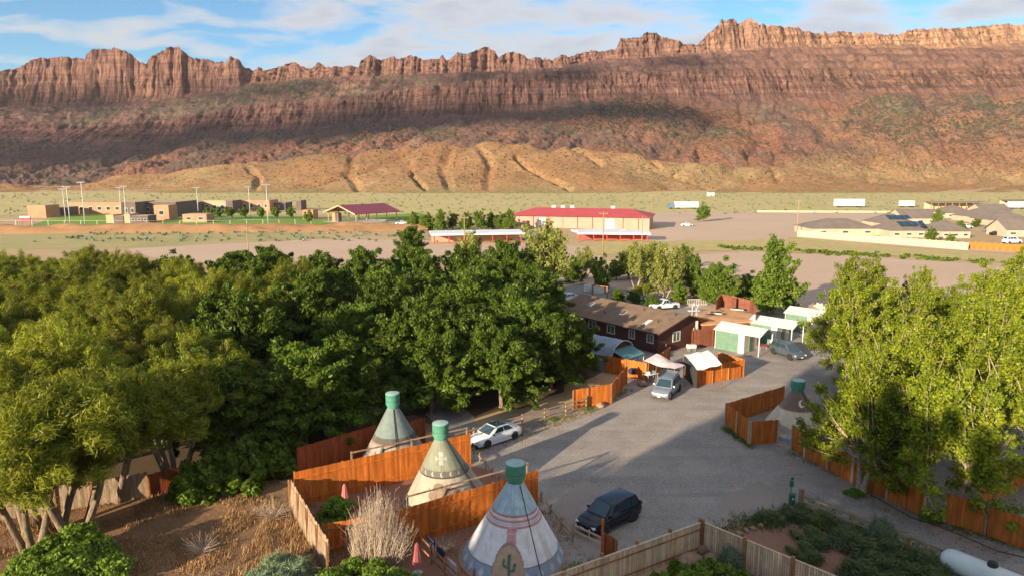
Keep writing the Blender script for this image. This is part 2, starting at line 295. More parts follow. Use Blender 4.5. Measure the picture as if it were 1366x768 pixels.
G['base'] = groundmat('sandy_tan_dirt', (.54, .37, .22), (.46, .31, .18), (.46, .37, .18), .02, .3, .3, 2, .6, ((.14, .15, .07), .35, .64))
G['sage'] = groundmat('yellow_green_sage_flat', (.56, .46, .20), (.48, .42, .17), (.56, .40, .22), .012, .12, .3, 1, .5, ((.22, .23, .10), .22, .60))
G['gravel'] = groundmat('grey_gravel', (.37, .32, .275), (.28, .25, .225), (.46, .40, .345), .12, 4.0, .9, 14, .6, ((.17, .15, .135), 9, .60))
G['reddirt'] = groundmat('red_brown_dirt', (.30, .155, .10), (.235, .12, .08), (.34, .20, .14), .3, 5, .5, 10, .5)
G['straw'] = groundmat('dry_straw_field_soil', (.30, .165, .085), (.15, .09, .055), (.40, .24, .12), .35, 4, 1, 6, .6)
G['litter'] = groundmat('dark_leaf_litter', (.12, .085, .05), (.17, .11, .065), (.08, .07, .035), .3, 5, .8, 8, .5)
G['lot'] = groundmat('pinkish_tan_lot', (.58, .42, .305), (.52, .365, .26), (.62, .46, .33), .03, .8, .2, 4, .5)
G['asphalt'] = groundmat('worn_grey_paving', (.30, .26, .23), (.25, .22, .20), (.33, .29, .25), .1, 3, .2, 8, .4)
G['lawn'] = groundmat('mown_lawn', (.15, .28, .035), (.20, .32, .05), (.26, .33, .08), .03, 1, .3, 4, .5)
G['drygrass'] = groundmat('dry_golden_grass', (.58, .44, .20), (.50, .40, .17), (.32, .30, .12), .08, .5, .4, 3, .6)
G['bank'] = groundmat('orange_eroded_bank', (.50, .26, .12), (.42, .20, .10), (.30, .25, .11), .06, .6, .6, 1.2, .5)
G['scrub'] = groundmat('green_scrub_flat', (.42, .35, .16), (.33, .31, .12), (.54, .40, .23), .05, .4, .3, 2, .5)
gm = MB().quad((-5000, -3000, 0), (5000, -3000, 0), (5000, 6000, 0), (-5000, 6000, 0)); tag(gm.build('ground', G['base']), kind='structure')
P = lambda *a: [W2(x, y) for x, y in a]
sheet('sage_flat', [(-900, 345), (900, 345), (1100, 690), (-1100, 690)], .02, G['sage'], 15, 5, 1)
sheet('scrub_strip', P((-60, 313), (560, 305), (640, 318), (420, 322), (200, 330), (-60, 334)), .03, G['scrub'], 6, 2, 2)
sheet('dirt_road', P((170, 332), (420, 319), (600, 322), (800, 330), (800, 350), (500, 356), (230, 352)), .045, G['lot'], 6, 1.5, 3)
sheet('lawn', P((28, 303), (90, 287), (180, 286), (415, 289), (415, 300), (240, 303), (100, 304)), .05, G['lawn'], 6, 1, 4)
sheet('park_lawn', P((380, 296), (560, 284), (580, 292), (470, 302), (400, 303)), .055, G['lawn'], 6, 1, 5)
sheet('dirt_flat', P((400, 305), (520, 297), (720, 300), (900, 312), (880, 330), (640, 332), (420, 316)), .04, G['base'], 6, 2, 6)
sheet('upper_lot', P((870, 300), (868, 284), (1010, 282), (1230, 284), (1300, 290), (1085, 306), (1060, 316), (870, 345), (800, 330)), .05, G['lot'], 8, 1, 7)
sheet('frontage_road', P((860, 314), (1065, 318), (1180, 328), (1500, 348), (1500, 341), (1180, 321), (1065, 312)), .065, G['lot'], 8, .6, 8)
sheet('dry_verge', P((800, 322), (900, 322), (1080, 318), (1200, 331), (1500, 352), (1500, 362), (1366, 352), (1160, 341), (1000, 334), (870, 338), (780, 342)), .08, G['drygrass'], 4, 1.4, 9)
sheet('parking_lot', P((770, 352), (1000, 336), (1160, 343), (1500, 368), (1560, 430), (1120, 430), (1000, 420), (800, 420), (700, 400)), .05, G['lot'], 8, .8, 10)
sheet('gravel_lot', [(-7, 70), W2(640, 566), W2(700, 550), W2(800, 528), W2(842, 500), W2(830, 480), (9, 100), (60, 108), (75, 60), (64, 40), (34, 30), W2(1280, 762), W2(1140, 705), W2(1060, 676), W2(1000, 706), W2(960, 705), W2(935, 712), W2(800, 768), (2, 36), W2(735, 740), W2(700, 640), W2(640, 622), W2(600, 600), (-8, 62)], .012, G['gravel'], 1.0, .3, 11)
sheet('camp_road', P((775, 378), (880, 392), (905, 410), (1075, 420), (1075, 432), (890, 425), (700, 396)), .06, G['asphalt'], 2, .3, 12)
sheet('tipi_yard', [(-16, 60), (-9, 62), (-3, 53), (1.5, 48), (5, 43.5), (7, 37), (-2, 30), (-10, 33), (-14, 44)], .008, G['reddirt'], 1, .4, 13)
sheet('dry_field', [(-52, 38), (-34, 46), (-22, 52), (-14, 46), (-10, 34), (-4, 24), (-60, 15)], .01, G['straw'], 1, .5, 14)
sheet('grove_floor', [(-95, 58), (-60, 44), (-34, 45.5), (-24, 48), (-16, 49), (-9, 58), (1, 63.5), (10, 76), (9, 84), (6, 128), (-110, 125)], .006, G['litter'], 2, .8, 15)
sheet('scrub_bed', P((1010, 690), (1060, 678), (1140, 705), (1285, 765), (1300, 860), (1100, 860), (940, 730), (955, 706)), .016, G['reddirt'], .6, .2, 16)
# eroded bank below the sports field
def bank():
    nx, ny = 260, 14; Pm = np.zeros((ny, nx, 3)); a = W(-80, 313); b = W(570, 309)
    for j in range(ny):
        t = j / (ny - 1)
        for i in range(nx):
            s = i / (nx - 1); p = a.lerp(b, s); x = p.x; y = p.y + t * 26
            h = 2.4 * (math.sin(PI * min(1, t * 1.1)) if t < .9 else max(0, 1 - t) * 3)
            h *= .35 + 1.1 * float(fbm(x / 9, y / 5)); Pm[j, i] = (x, y, max(0, h) if 0 < j < ny - 1 else -.1)
    o = link('earth_bank', grid_mesh('earth_bank', Pm, G['bank'])); tag(o, kind='structure')
bank()
# ------------------------------------------------------------------ mesa and foothills
def terrain():
    xs = np.concatenate([np.linspace(-620, -20, 150, endpoint=False), np.linspace(-20, 1386, 980, endpoint=False), np.linspace(1386, 1990, 150)])
    def K(*k): k = np.array(k, float); return np.interp(xs, k[:, 0], k[:, 1])
    crest = K((-600, 236), (0, 246), (130, 243), (200, 232), (250, 222), (350, 212), (450, 204), (550, 193), (650, 188), (760, 193), (850, 206), (900, 216), (960, 217), (1060, 223), (1150, 234), (1250, 244), (1366, 247), (1900, 240))
    r2 = K((-600, 212), (0, 222), (150, 226), (300, 207), (500, 186), (650, 176), (800, 170), (870, 176), (960, 185), (1100, 192), (1366, 190), (1900, 185))
    r3 = K((-600, 176), (0, 178), (100, 186), (200, 185), (300, 170), (400, 168), (450, 160), (520, 155), (600, 150), (700, 143), (760, 130), (850, 122), (950, 128), (1050, 124), (1150, 120), (1250, 116), (1366, 114), (1900, 110))
    r4 = K((-600, 160), (0, 160), (100, 170), (200, 165), (300, 148), (400, 136), (450, 132), (520, 123), (600, 114), (700, 102), (800, 98), (900, 97), (1000, 95), (1100, 96), (1200, 98), (1366, 92), (1900, 90))
    r5 = K((-600, 150), (0, 143), (100, 140), (200, 133), (300, 122), (340, 110), (400, 105), (500, 101), (600, 97), (700, 96), (760, 88), (800, 80), (900, 74), (950, 70), (1050, 60), (1150, 60), (1250, 62), (1366, 58), (1900, 55))
    sky = K((-620, 110), (-300, 80), (-150, 95), (0, 94), (20, 88), (35, 79), (47, 75), (100, 76), (110, 79), (122, 65), (135, 66), (150, 64), (165, 67), (177, 80), (188, 84), (202, 72), (222, 63), (237, 62), (252, 75), (280, 80), (300, 81), (305, 75), (315, 77), (322, 89), (330, 92), (342, 88), (350, 92), (370, 86), (385, 82), (400, 86), (410, 91), (422, 83), (432, 89), (475, 87), (480, 77), (490, 71), (500, 75), (505, 79), (520, 75), (530, 78), (547, 72), (565, 80), (585, 80), (590, 71), (595, 79), (610, 72), (625, 71), (645, 62), (652, 61), (660, 68), (665, 76), (675, 70), (684, 67), (696, 71), (705, 77), (728, 76), (738, 79), (748, 73), (768, 75), (773, 69), (823, 65), (828, 51), (853, 50), (860, 44), (878, 41), (885, 47), (903, 52), (913, 56), (933, 59), (948, 42), (963, 30), (965, 24), (974, 26), (983, 22), (988, 28), (995, 26), (1003, 21), (1013, 32), (1040, 34), (1068, 35), (1073, 42), (1108, 42), (1133, 40), (1158, 42), (1183, 45), (1203, 44), (1228, 37), (1283, 36), (1323, 32), (1333, 29), (1366, 31), (1500, 30), (1990, 60))
    sky = sky + (fbm(xs / 5., xs * 0, 3) - .5) * 5
    # slide-rock depths of each line along the view direction
    wob = (fbm(xs / 90., xs * 0 + 3, 3) - .5)
    Ys = [640 + 0 * xs, 815 + 14 * wob, 870 + 14 * wob, 1010 + 60 * wob, 1230 + 60 * wob, 1272 + 60 * wob, 1400 + 30 * wob, 1424 + 30 * wob, 1560 + 0 * xs, 2100 + 0 * xs]
    def hz(py, Y):
        v = (384 - py) / F; return CAM_H + (-sp + v * cp) / (cp + v * sp) * Y
    def hx(py, Y):
        v = (384 - py) / F; return ((xs - 683) / F) / (cp + v * sp) * Y
    pys = [None, crest, None, r2, r3, r4, r5, sky, None, None]
    Z = [None] * 10; X = [None] * 10
    for i in (1, 3, 4, 5, 6, 7): Z[i] = hz(pys[i], Ys[i]); X[i] = hx(pys[i], Ys[i])
    Z[0] = 0 * xs - .6; X[0] = (xs - 683) / F / (cp + .14 * sp) * Ys[0]
    Z[2] = Z[1] - 5 - 9 * (xs < 980); X[2] = hx(crest, Ys[2]); Z[8] = Z[7] - 8; X[8] = hx(sky, Ys[8]); Z[9] = Z[7] - 120; X[9] = hx(sky, Ys[9])
    sub = [60, 12, 44, 60, 42, 40, 56, 10, 8]; Zr = []; Xr = []; Yr = []; T = []
    for k in range(9):
        for j in range(sub[k]):
            t = j / sub[k]; tz = t
            if k == 0: tz = t ** 1.35 * (1 - .35 * (1 - t))
            if k in (3,): tz = t ** 1.12
            if k == 5: tz = t + .85 * math.sin(2 * PI * 4 * t) / (2 * PI * 4)
            if k == 3: tz = tz + .6 * math.sin(2 * PI * 5 * t) / (2 * PI * 5)
            Zr.append(Z[k] * (1 - tz) + Z[k + 1] * tz); Xr.append(X[k] * (1 - t) + X[k + 1] * t); Yr.append(Ys[k] * (1 - t) + Ys[k + 1] * t); T.append(k + t)
    Zr.append(Z[9]); Xr.append(X[9]); Yr.append(Ys[9]); T.append(9.)
    Zr = np.array(Zr); Xr = np.array(Xr); Yr = np.array(Yr); T = np.array(T)[:, None] + 0 * Zr
    def band(a, b, c, d): return np.clip((T - a) / (b - a), 0, 1) * np.clip((d - T) / (d - c), 0, 1)
    # rounded foothill spurs and washes
    f0 = band(.05, .6, 1.0, 1.7)
    gl = 1 - np.abs(2 * fbm((Xr + .5 * Yr) / 95., Yr / 260., 4) - 1) * 1.6
    Zr = Zr + f0 * (-(np.clip(1 - np.abs(2 * fbm((Xr - .9 * Yr) / 120., Yr / 420. + 3, 4) - 1) * 5.0, 0, 1) ** 1.5) * 20 + (fbm(Xr / 90., Yr / 90., 5) - .5) * 18 + (fbm((Xr - .6 * Yr) / 16., Yr / 30., 4) - .5) * 5)
    # washes cut into the foothills (lines along which water runs down to the flat)
    vx = (Zr - CAM_H) / Yr; pyv = 384 - F * (vx * cp + sp) / (cp - vx * sp); pxv = 683 + F * (Xr / Yr) * (cp + (384 - pyv) / F * sp)
    for pl, wd_, dp in (([(762, 196), (785, 207), (802, 219)], 6, 13), ([(688, 210), (712, 228), (742, 242), (760, 252)], 6, 14), ([(548, 228), (556, 240), (566, 252)], 5, 11), ([(905, 190), (925, 203), (942, 217)], 7, 15), ([(835, 185), (850, 200), (880, 222)], 5, 9), ([(600, 200), (590, 222), (600, 250)], 9, 8), ([(470, 208), (465, 232), (480, 254)], 9, 8), ([(640, 196), (655, 220), (650, 250)], 8, 7), ([(330, 222), (345, 238), (340, 252)], 7, 7), ([(860, 222), (900, 236), (950, 252)], 6, 7), ([(1000, 205), (1030, 222), (1040, 240)], 7, 9), ([(1120, 190), (1150, 212), (1160, 240)], 9, 10), ([(1240, 180), (1262, 210), (1290, 240)], 9, 10)):
        dmin = np.full(Zr.shape, 1e9); wig = (fbm(Xr / 12., Yr / 12., 3) - .5) * 9
        for (x0_, y0_), (x1_, y1_) in zip(pl, pl[1:]):
            dx_, dy_ = x1_ - x0_, y1_ - y0_; tt = np.clip(((pxv + wig - x0_) * dx_ + (pyv - y0_) * dy_) / (dx_ * dx_ + dy_ * dy_), 0, 1); dmin = np.minimum(dmin, np.hypot(pxv + wig - x0_ - tt * dx_, (pyv - y0_ - tt * dy_) * 1.4))
        Zr = Zr - dp * .5 * (.4 + 1.2 * fbm(Xr / 40. + 3, Yr / 40., 2)) * np.clip(1 - dmin / wd_, 0, 1) ** .9 * np.clip(T / .15, 0, 1) * (T < 2.2)
    f1 = band(1.9, 2.5, 3.9, 4.2)
    gt = 1 - np.abs(2 * fbm((Xr - .35 * Yr) / 60., Yr / 210. + 7, 4) - 1) * 1.8
    Zr = Zr + f1 * (-(np.clip(gt, 0, 1) ** 2) * 11 + (fbm(Xr / 40., Yr / 40. + 9, 5, .55) - .5) * 15 + (fbm(Xr / 6., Yr / 6. + 9, 4, .6) - .5) * 8)
    def blk(v, n): f = v * n; i = np.floor(f); r = f - i; return (i + np.clip((r - .35) * 3.3, 0, 1)) / n
    # cliffs: buttresses and cracks push the face back and forth
    fl = band(3.95, 4.15, 4.95, 5.3)
    Yr = Yr + fl * ((fbm(Xr / 30., T * 1.2, 6, .6) - .5) * 30 + blk(fbm(Xr / 9., T * 1.2 + 5, 3), 5) * 16 + (fbm(Xr / 4., T * 6, 3) - .5) * 6)
    fu = band(5.9, 6.1, 6.98, 7.6)
    Yr = Yr + fu * ((fbm(Xr / 50., T * .5 + 2, 5, .5) - .5) * 46 + blk(fbm(Xr / 20., T * .4 + 5, 2), 5) * 24 + (np.clip(.06 - np.abs(fbm(Xr / 15., T * .3 + 11, 2) - .5), 0, 1)) * 150 + (fbm(Xr / 5., T * 5, 4, .6) - .5) * 6 - 1.5 * np.sin((T - 6) * 2 * PI * 3))
    fb = band(4.9, 5.2, 5.8, 6.1)
    Zr = Zr + fb * ((fbm(Xr / 18., Yr / 18., 5) - .5) * 16)
    Yr = Yr + fb * (fbm(Xr / 30., T * 3, 4) - .5) * 34
    # colours of rock, scree, soil; cliffs also painted sunlit at right, shaded at left
    px = xs[None, :] + 0 * Zr
    def mixc(a, b, t): return a * (1 - t[..., None]) + np.array(b) * t[..., None]
    C = np.zeros(Zr.shape + (3,)) + np.array((.52, .29, .135))
    n1 = fbm(Xr / 70., Yr / 70. + 3, 5); n2 = fbm(Xr / 15., Zr / 15. + 3, 5); n3 = fbm(Xr / 220., Yr / 220. + 1, 3)
    C = mixc(C, (.56, .37, .18), np.clip((n1 - .42) * 4, 0, 1)); C = mixc(C, (.38, .33, .14), np.clip(1 - T * 3.5 + (n2 - .5) * 1.5, 0, 1))
    C = mixc(C, (.36, .19, .10), np.clip((n3 - .5) * 5, 0, 1) * np.clip(T * 1.2 - .3, 0, 1))
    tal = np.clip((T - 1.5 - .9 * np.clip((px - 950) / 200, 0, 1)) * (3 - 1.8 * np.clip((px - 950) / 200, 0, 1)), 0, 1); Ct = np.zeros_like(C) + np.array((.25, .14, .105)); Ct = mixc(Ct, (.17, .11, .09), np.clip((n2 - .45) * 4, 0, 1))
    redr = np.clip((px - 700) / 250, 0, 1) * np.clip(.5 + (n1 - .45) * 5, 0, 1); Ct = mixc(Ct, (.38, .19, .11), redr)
    Ct = mixc(Ct, (.38, .165, .10), .7 * np.clip((fbm(Xr / 90. + 5, Yr / 90., 3) - .56) * 7, 0, 1))
    Ct = mixc(Ct, (.33, .23, .16), np.clip((n2 - .68) * 8, 0, 1))
    C = C * (1 - tal[..., None]) + Ct * tal[..., None]
    strata = .5 + .5 * np.sin(Zr / 2.6 + 4 * fbm(Xr / 130., Zr / 60., 3)); streak = fbm(Xr / 3.2, Zr / 45., 4)
    up = np.clip((T - 3.85) * 8, 0, 1); Cc = np.zeros_like(C) + np.array((.28, .15, .12)); Cc = mixc(Cc, (.34, .185, .12), np.clip((px - 850) / 350, 0, 1)); Cc = mixc(Cc, (.20, .11, .09), strata * .7); Cc = mixc(Cc, (.13, .07, .06), np.clip((streak - .50) * 5, 0, 1) * .8)  # lower cliffs painted lighter towards the sunlit right
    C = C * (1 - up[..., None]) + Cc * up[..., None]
    top = np.clip((T - 5.85) * 6, 0, 1); Cu = np.zeros_like(C) + np.array((.34, .185, .14)); Cu = mixc(Cu, (.62, .36, .21), np.clip((px - 850) / 350, 0, 1)); Cu = mixc(Cu, (.32, .17, .12), strata * .35)  # sunlit peach tone painted into the right-hand upper cliffs
    Cu = mixc(Cu, (.14, .075, .06), np.clip((fbm(Xr / 4.2, Zr / 70. + 7, 4) - .52) * 5, 0, 1) * .7)
    C = C * (1 - top[..., None]) + Cu * top[..., None]
    # juniper and brush on ledges and slopes
    dens = np.clip(.34 * band(.05, .5, 1.2, 1.6) + .50 * band(1.8, 2.4, 3.6, 3.95) + 1.0 * band(2.9, 3.4, 3.8, 4.0) * (n3 > .45) + 1.0 * band(4.9, 5.1, 5.7, 6.0) * np.clip((760 - px) / 250, 0.15, 1), 0, 1)
    cl = np.clip((fbm(Xr / 55. + 9, Yr / 55., 4) - .46) * 6, 0, 1); C = mixc(C, (.10, .115, .065), np.clip(dens * cl * .8, 0, 1) * np.clip(fbm(Xr / 5., Yr / 5., 3) * 2.2 - .5, 0, 1))
    cliff = np.clip(up * band(3.9, 4.05, 4.95, 5.15) + band(5.9, 6.0, 7.1, 7.3), 0, 1)
    RGBA = np.concatenate([C, np.clip(dens, 0, 1)[..., None]], -1)
    m = bpy.data.materials.new('red_rock_and_scree'); m.use_nodes = True; nt = m.node_tree; n = nt.nodes; l = nt.links; b = n['Principled BSDF']; b.inputs['Roughness'].default_value = .95; b.inputs['Specular IOR Level'].default_value = .05
    at = n.new('ShaderNodeAttribute'); at.attribute_name = 'Col'; tc = n.new('ShaderNodeTexCoord')
    no = n.new('ShaderNodeTexNoise'); no.inputs['Scale'].default_value = .2; no.inputs['Detail'].default_value = 9; no.inputs['Roughness'].default_value = .78; l.new(tc.outputs['Object'], no.inputs['Vector'])
    mr = n.new('ShaderNodeMapRange'); mr.inputs['From Min'].default_value = .3; mr.inputs['From Max'].default_value = .7; mr.inputs['To Min'].default_value = .60; mr.inputs['To Max'].default_value = 1.38; l.new(no.outputs[0], mr.inputs[0])
    s = n.new('ShaderNodeVectorMath'); s.operation = 'SCALE'; l.new(at.outputs['Color'], s.inputs[0]); l.new(mr.outputs[0], s.inputs['Scale'])
    vo = n.new('ShaderNodeTexVoronoi'); vo.inputs['Scale'].default_value = .24; l.new(tc.outputs['Object'], vo.inputs['Vector'])
    th = n.new('ShaderNodeMath'); th.operation = 'MULTIPLY'; th.inputs[1].default_value = .42; l.new(at.outputs['Alpha'], th.inputs[0])
    ad = n.new('ShaderNodeMath'); ad.operation = 'ADD'; ad.inputs[1].default_value = .16; l.new(th.outputs[0], ad.inputs[0])
    lt = n.new('ShaderNodeMath'); lt.operation = 'LESS_THAN'; l.new(vo.outputs['Distance'], lt.inputs[0]); l.new(ad.outputs[0], lt.inputs[1])
    vr = n.new('ShaderNodeSeparateColor'); l.new(vo.outputs['Color'], vr.inputs[0]); gt_ = n.new('ShaderNodeMath'); gt_.operation = 'LESS_THAN'; gt_.inputs[1].default_value = .55; l.new(vr.outputs[0], gt_.inputs[0])
    al = n.new('ShaderNodeMath'); al.operation = 'GREATER_THAN'; al.inputs[1].default_value = .04; l.new(at.outputs['Alpha'], al.inputs[0])
    mu = n.new('ShaderNodeMath'); mu.operation = 'MULTIPLY'; l.new(lt.outputs[0], mu.inputs[0]); l.new(gt_.outputs[0], mu.inputs[1]); mu2 = n.new('ShaderNodeMath'); mu2.operation = 'MULTIPLY'; l.new(mu.outputs[0], mu2.inputs[0]); l.new(al.outputs[0], mu2.inputs[1])
    mu3 = n.new('ShaderNodeMath'); mu3.operation = 'MULTIPLY'; mu3.inputs[1].default_value = .9; l.new(mu2.outputs[0], mu3.inputs[0])
    mx = n.new('ShaderNodeMix'); mx.data_type = 'RGBA'; l.new(mu3.outputs[0], mx.inputs[0]); l.new(s.outputs[0], mx.inputs[6]); mx.inputs[7].default_value = (.075, .085, .05, 1)
    l.new(mx.outputs[2], b.inputs['Base Color'])
    bp = n.new('ShaderNodeBump'); bp.inputs['Strength'].default_value = 1; bp.inputs['Distance'].default_value = 6; l.new(no.outputs[0], bp.inputs['Height']); l.new(bp.outputs[0], b.inputs['Normal'])
    ca_ = n.new('ShaderNodeAttribute'); ca_.attribute_name = 'cliff'; mp = n.new('ShaderNodeMapping'); mp.inputs['Scale'].default_value = (.28, .06, .022); l.new(tc.outputs['Object'], mp.inputs[0])
    sn = n.new('ShaderNodeTexNoise'); sn.inputs['Scale'].default_value = 1; sn.inputs['Detail'].default_value = 5; sn.inputs['Roughness'].default_value = .65; l.new(mp.outputs[0], sn.inputs['Vector'])
    mpb = n.new('ShaderNodeMapping'); mpb.inputs['Scale'].default_value = (.012, .012, .28); l.new(tc.outputs['Object'], mpb.inputs[0]); bn = n.new('ShaderNodeTexNoise'); bn.inputs['Scale'].default_value = 1; bn.inputs['Detail'].default_value = 5; l.new(mpb.outputs[0], bn.inputs['Vector'])
    def rng(src, a, b_, c_, d_):
        q = n.new('ShaderNodeMapRange'); q.inputs['From Min'].default_value = a; q.inputs['From Max'].default_value = b_; q.inputs['To Min'].default_value = c_; q.inputs['To Max'].default_value = d_; l.new(src, q.inputs[0]); return q.outputs[0]
    f1_ = rng(sn.outputs[0], .36, .56, .55, 1.2); f2_ = rng(bn.outputs[0], .36, .62, .78, 1.18); mm = n.new('ShaderNodeMath'); mm.operation = 'MULTIPLY'; l.new(f1_, mm.inputs[0]); l.new(f2_, mm.inputs[1])
    lm_ = n.new('ShaderNodeMix'); lm_.data_type = 'FLOAT'; l.new(ca_.outputs['Fac'], lm_.inputs[0]); lm_.inputs[2].default_value = 1; l.new(mm.outputs[0], lm_.inputs[3])
    s2_ = n.new('ShaderNodeVectorMath'); s2_.operation = 'SCALE'; l.new(mx.outputs[2], s2_.inputs[0]); l.new(lm_.outputs[0], s2_.inputs['Scale']); l.new(s2_.outputs[0], b.inputs['Base Color'])
    bp2 = n.new('ShaderNodeBump'); bp2.inputs['Distance'].default_value = 9; l.new(ca_.outputs['Fac'], bp2.inputs['Strength']); l.new(sn.outputs[0], bp2.inputs['Height']); l.new(bp.outputs[0], bp2.inputs['Normal']); l.new(bp2.outputs[0], b.inputs['Normal'])
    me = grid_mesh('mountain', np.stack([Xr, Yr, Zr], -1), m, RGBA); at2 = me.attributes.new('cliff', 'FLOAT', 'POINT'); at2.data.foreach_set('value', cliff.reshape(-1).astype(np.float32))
    o = link('mountain', me); tag(o, 'long red sandstone mesa with cliffs above brush-dotted slopes', None, None, 'structure')
terrain()
# ------------------------------------------------------------------ an unseen cloud bank, added towards the sun to shade the mesa
def cloud_bank():
    rnd = random.Random(5); T = 7500; mb = bmesh.new(); hd = Vector((SD.x, SD.y, SD.z))
    spots = []
    for px, py, Y, w in CLOUDS: 
        r = ray(px, py); t = Y / r[1]; p = Vector((r[0] * t, r[1] * t, CAM_H + r[2] * t)); c = p - hd * T
        for k in range(7):
            q = c + Vector((rnd.gauss(0, w * .55), rnd.gauss(0, w * .3), rnd.gauss(0, w * .12)))
            s = w * rnd.uniform(.35, .75)
            mt = Matrix.Translation(q) @ Matrix.Rotation(rnd.random() * 3, 4, 'Z') @ Matrix.Diagonal((s * 1.3, s * .8, s * .30, 1))
            bmesh.ops.create_icosphere(mb, subdivisions=2, radius=1, matrix=mt)
    for v in mb.verts:
        v.co += Vector((1, 1, .4)) * (float(fbm(v.co.x / 60., v.co.y / 60. + v.co.z / 30., 3)) - .5) * 40
    me = bpy.data.meshes.new('cloud'); mb.to_mesh(me); mb.free(); me.materials.append(M['cloudmat']); me.shade_smooth()
    tag(link('cloud', me), 'unseen cloud bank behind the viewpoint, added to shade the mesa', None, None, 'structure')
CLOUDS = [(x, y, 1150, 125) for x, y in ((-200, 190), (-60, 185), (70, 195), (200, 170), (330, 158), (470, 160), (600, 150), (740, 150), (860, 145))] + \
         [(x, y, 1350, 80) for x, y in ((-60, 120), (90, 120), (230, 115), (380, 118), (640, 112), (800, 105), (930, 100))]
cloud_bank()

# ------------------------------------------------------------------ thin evening haze over the valley
def haze():
    mb = MB().box((0, 1500, 239.5), (10200, 9300, 481)); m = bpy.data.materials.new('thin_haze'); m.use_nodes = True; nt = m.node_tree; nt.nodes.clear(); o_ = nt.nodes.new('ShaderNodeOutputMaterial'); v = nt.nodes.new('ShaderNodeVolumePrincipled')
    v.inputs['Color'].default_value = (.86, .88, .95, 1); v.inputs['Density'].default_value = .00005; v.inputs['Anisotropy'].default_value = .2; nt.links.new(v.outputs[0], o_.inputs['Volume'])
    tag(mb.build('haze', m), kind='stuff')
haze()
sheet('red_dirt_patch', P((955, 690), (975, 655), (1010, 640), (1045, 655), (1050, 672), (1010, 690), (985, 703)), .018, groundmat('reddish_gravel', (.345, .27, .225), (.30, .245, .21), (.39, .325, .275), .3, 5, .6, 12, .5), .5, .35, 21)
sheet('red_dirt_patch', P((735, 690), (762, 655), (775, 640), (800, 650), (775, 672), (790, 700), (812, 740), (780, 745)), .019, bpy.data.materials['reddish_gravel'], .5, .3, 22)
sheet('red_dirt_patch', P((1230, 700), (1290, 712), (1340, 735), (1300, 735), (1250, 718)), .020, bpy.data.materials['reddish_gravel'], .5, .25, 23)
# ------------------------------------------------------------------ trees and shrubs
def leaves_mesh(name, C, Rd, n_per, size, m, rs, flat=.65, aspect=1.5, up=.5, axis=None, elong=0, narrow=1.0, droop=0):
    """many small leaf faces spread round cluster centres C (k,3) of radius Rd (k)"""
    k = len(C); n = k * n_per; ci = np.repeat(np.arange(k), n_per); u = rs.normal(size=(n, 3)); u /= np.linalg.norm(u, axis=1)[:, None]
    rad = rs.rand(n) ** .55; off = u * rad[:, None] * Rd[ci][:, None]; off[:, 2] *= flat
    if elong and axis is not None: off += axis[ci] * (rs.rand(n)[:, None] - .4) * elong * Rd[ci][:, None]
    if droop: off[:, 2] -= droop * (off[:, 0] ** 2 + off[:, 1] ** 2) / Rd[ci]
    pos = C[ci] + off
    nrm = u * .8 + rs.normal(size=(n, 3)) * .55 + np.array((0, 0, up)); nrm /= np.linalg.norm(nrm, axis=1)[:, None]
    t = rs.normal(size=(n, 3)); 
    if axis is not None: t = t * .6 + axis[ci]
    t -= nrm * (t * nrm).sum(1)[:, None]; t /= np.linalg.norm(t, axis=1)[:, None] + 1e-9; b = np.cross(nrm, t)
    s = size * (.6 + .8 * rs.rand(n))[:, None]
    a = t * s * aspect * .5; w = b * s * .5 * narrow
    V = np.stack([pos - a, pos + w, pos + a, pos - w], 1).reshape(-1, 3)
    me = bpy.data.meshes.new(name); me.vertices.add(4 * n); me.vertices.foreach_set('co', V.reshape(-1).astype(np.float32))
    me.loops.add(4 * n); me.loops.foreach_set('vertex_index', np.arange(4 * n, dtype=np.int32)); me.polygons.add(n); me.polygons.foreach_set('loop_start', (np.arange(n) * 4).astype(np.int32))
    me.update(calc_edges=True); me.materials.append(m)
    tone = np.repeat(np.clip(rs.rand(k)[ci] * .6 + .4 * rs.rand(n), 0, 1), 4)
    at = me.attributes.new('tone', 'FLOAT', 'POINT'); at.data.foreach_set('value', tone.astype(np.float32))
    return me
def wood_mesh(name, base_pts, limbs, m, n=7):
    mb = MB()
    for pts, rads in limbs:
        for i in range(len(pts) - 1): mb.tube(pts[i], pts[i + 1], rads[i], rads[i + 1], n if rads[i] > .08 else 4, cap=(i == len(pts) - 2))
    return mb.mesh(name, m, 0)
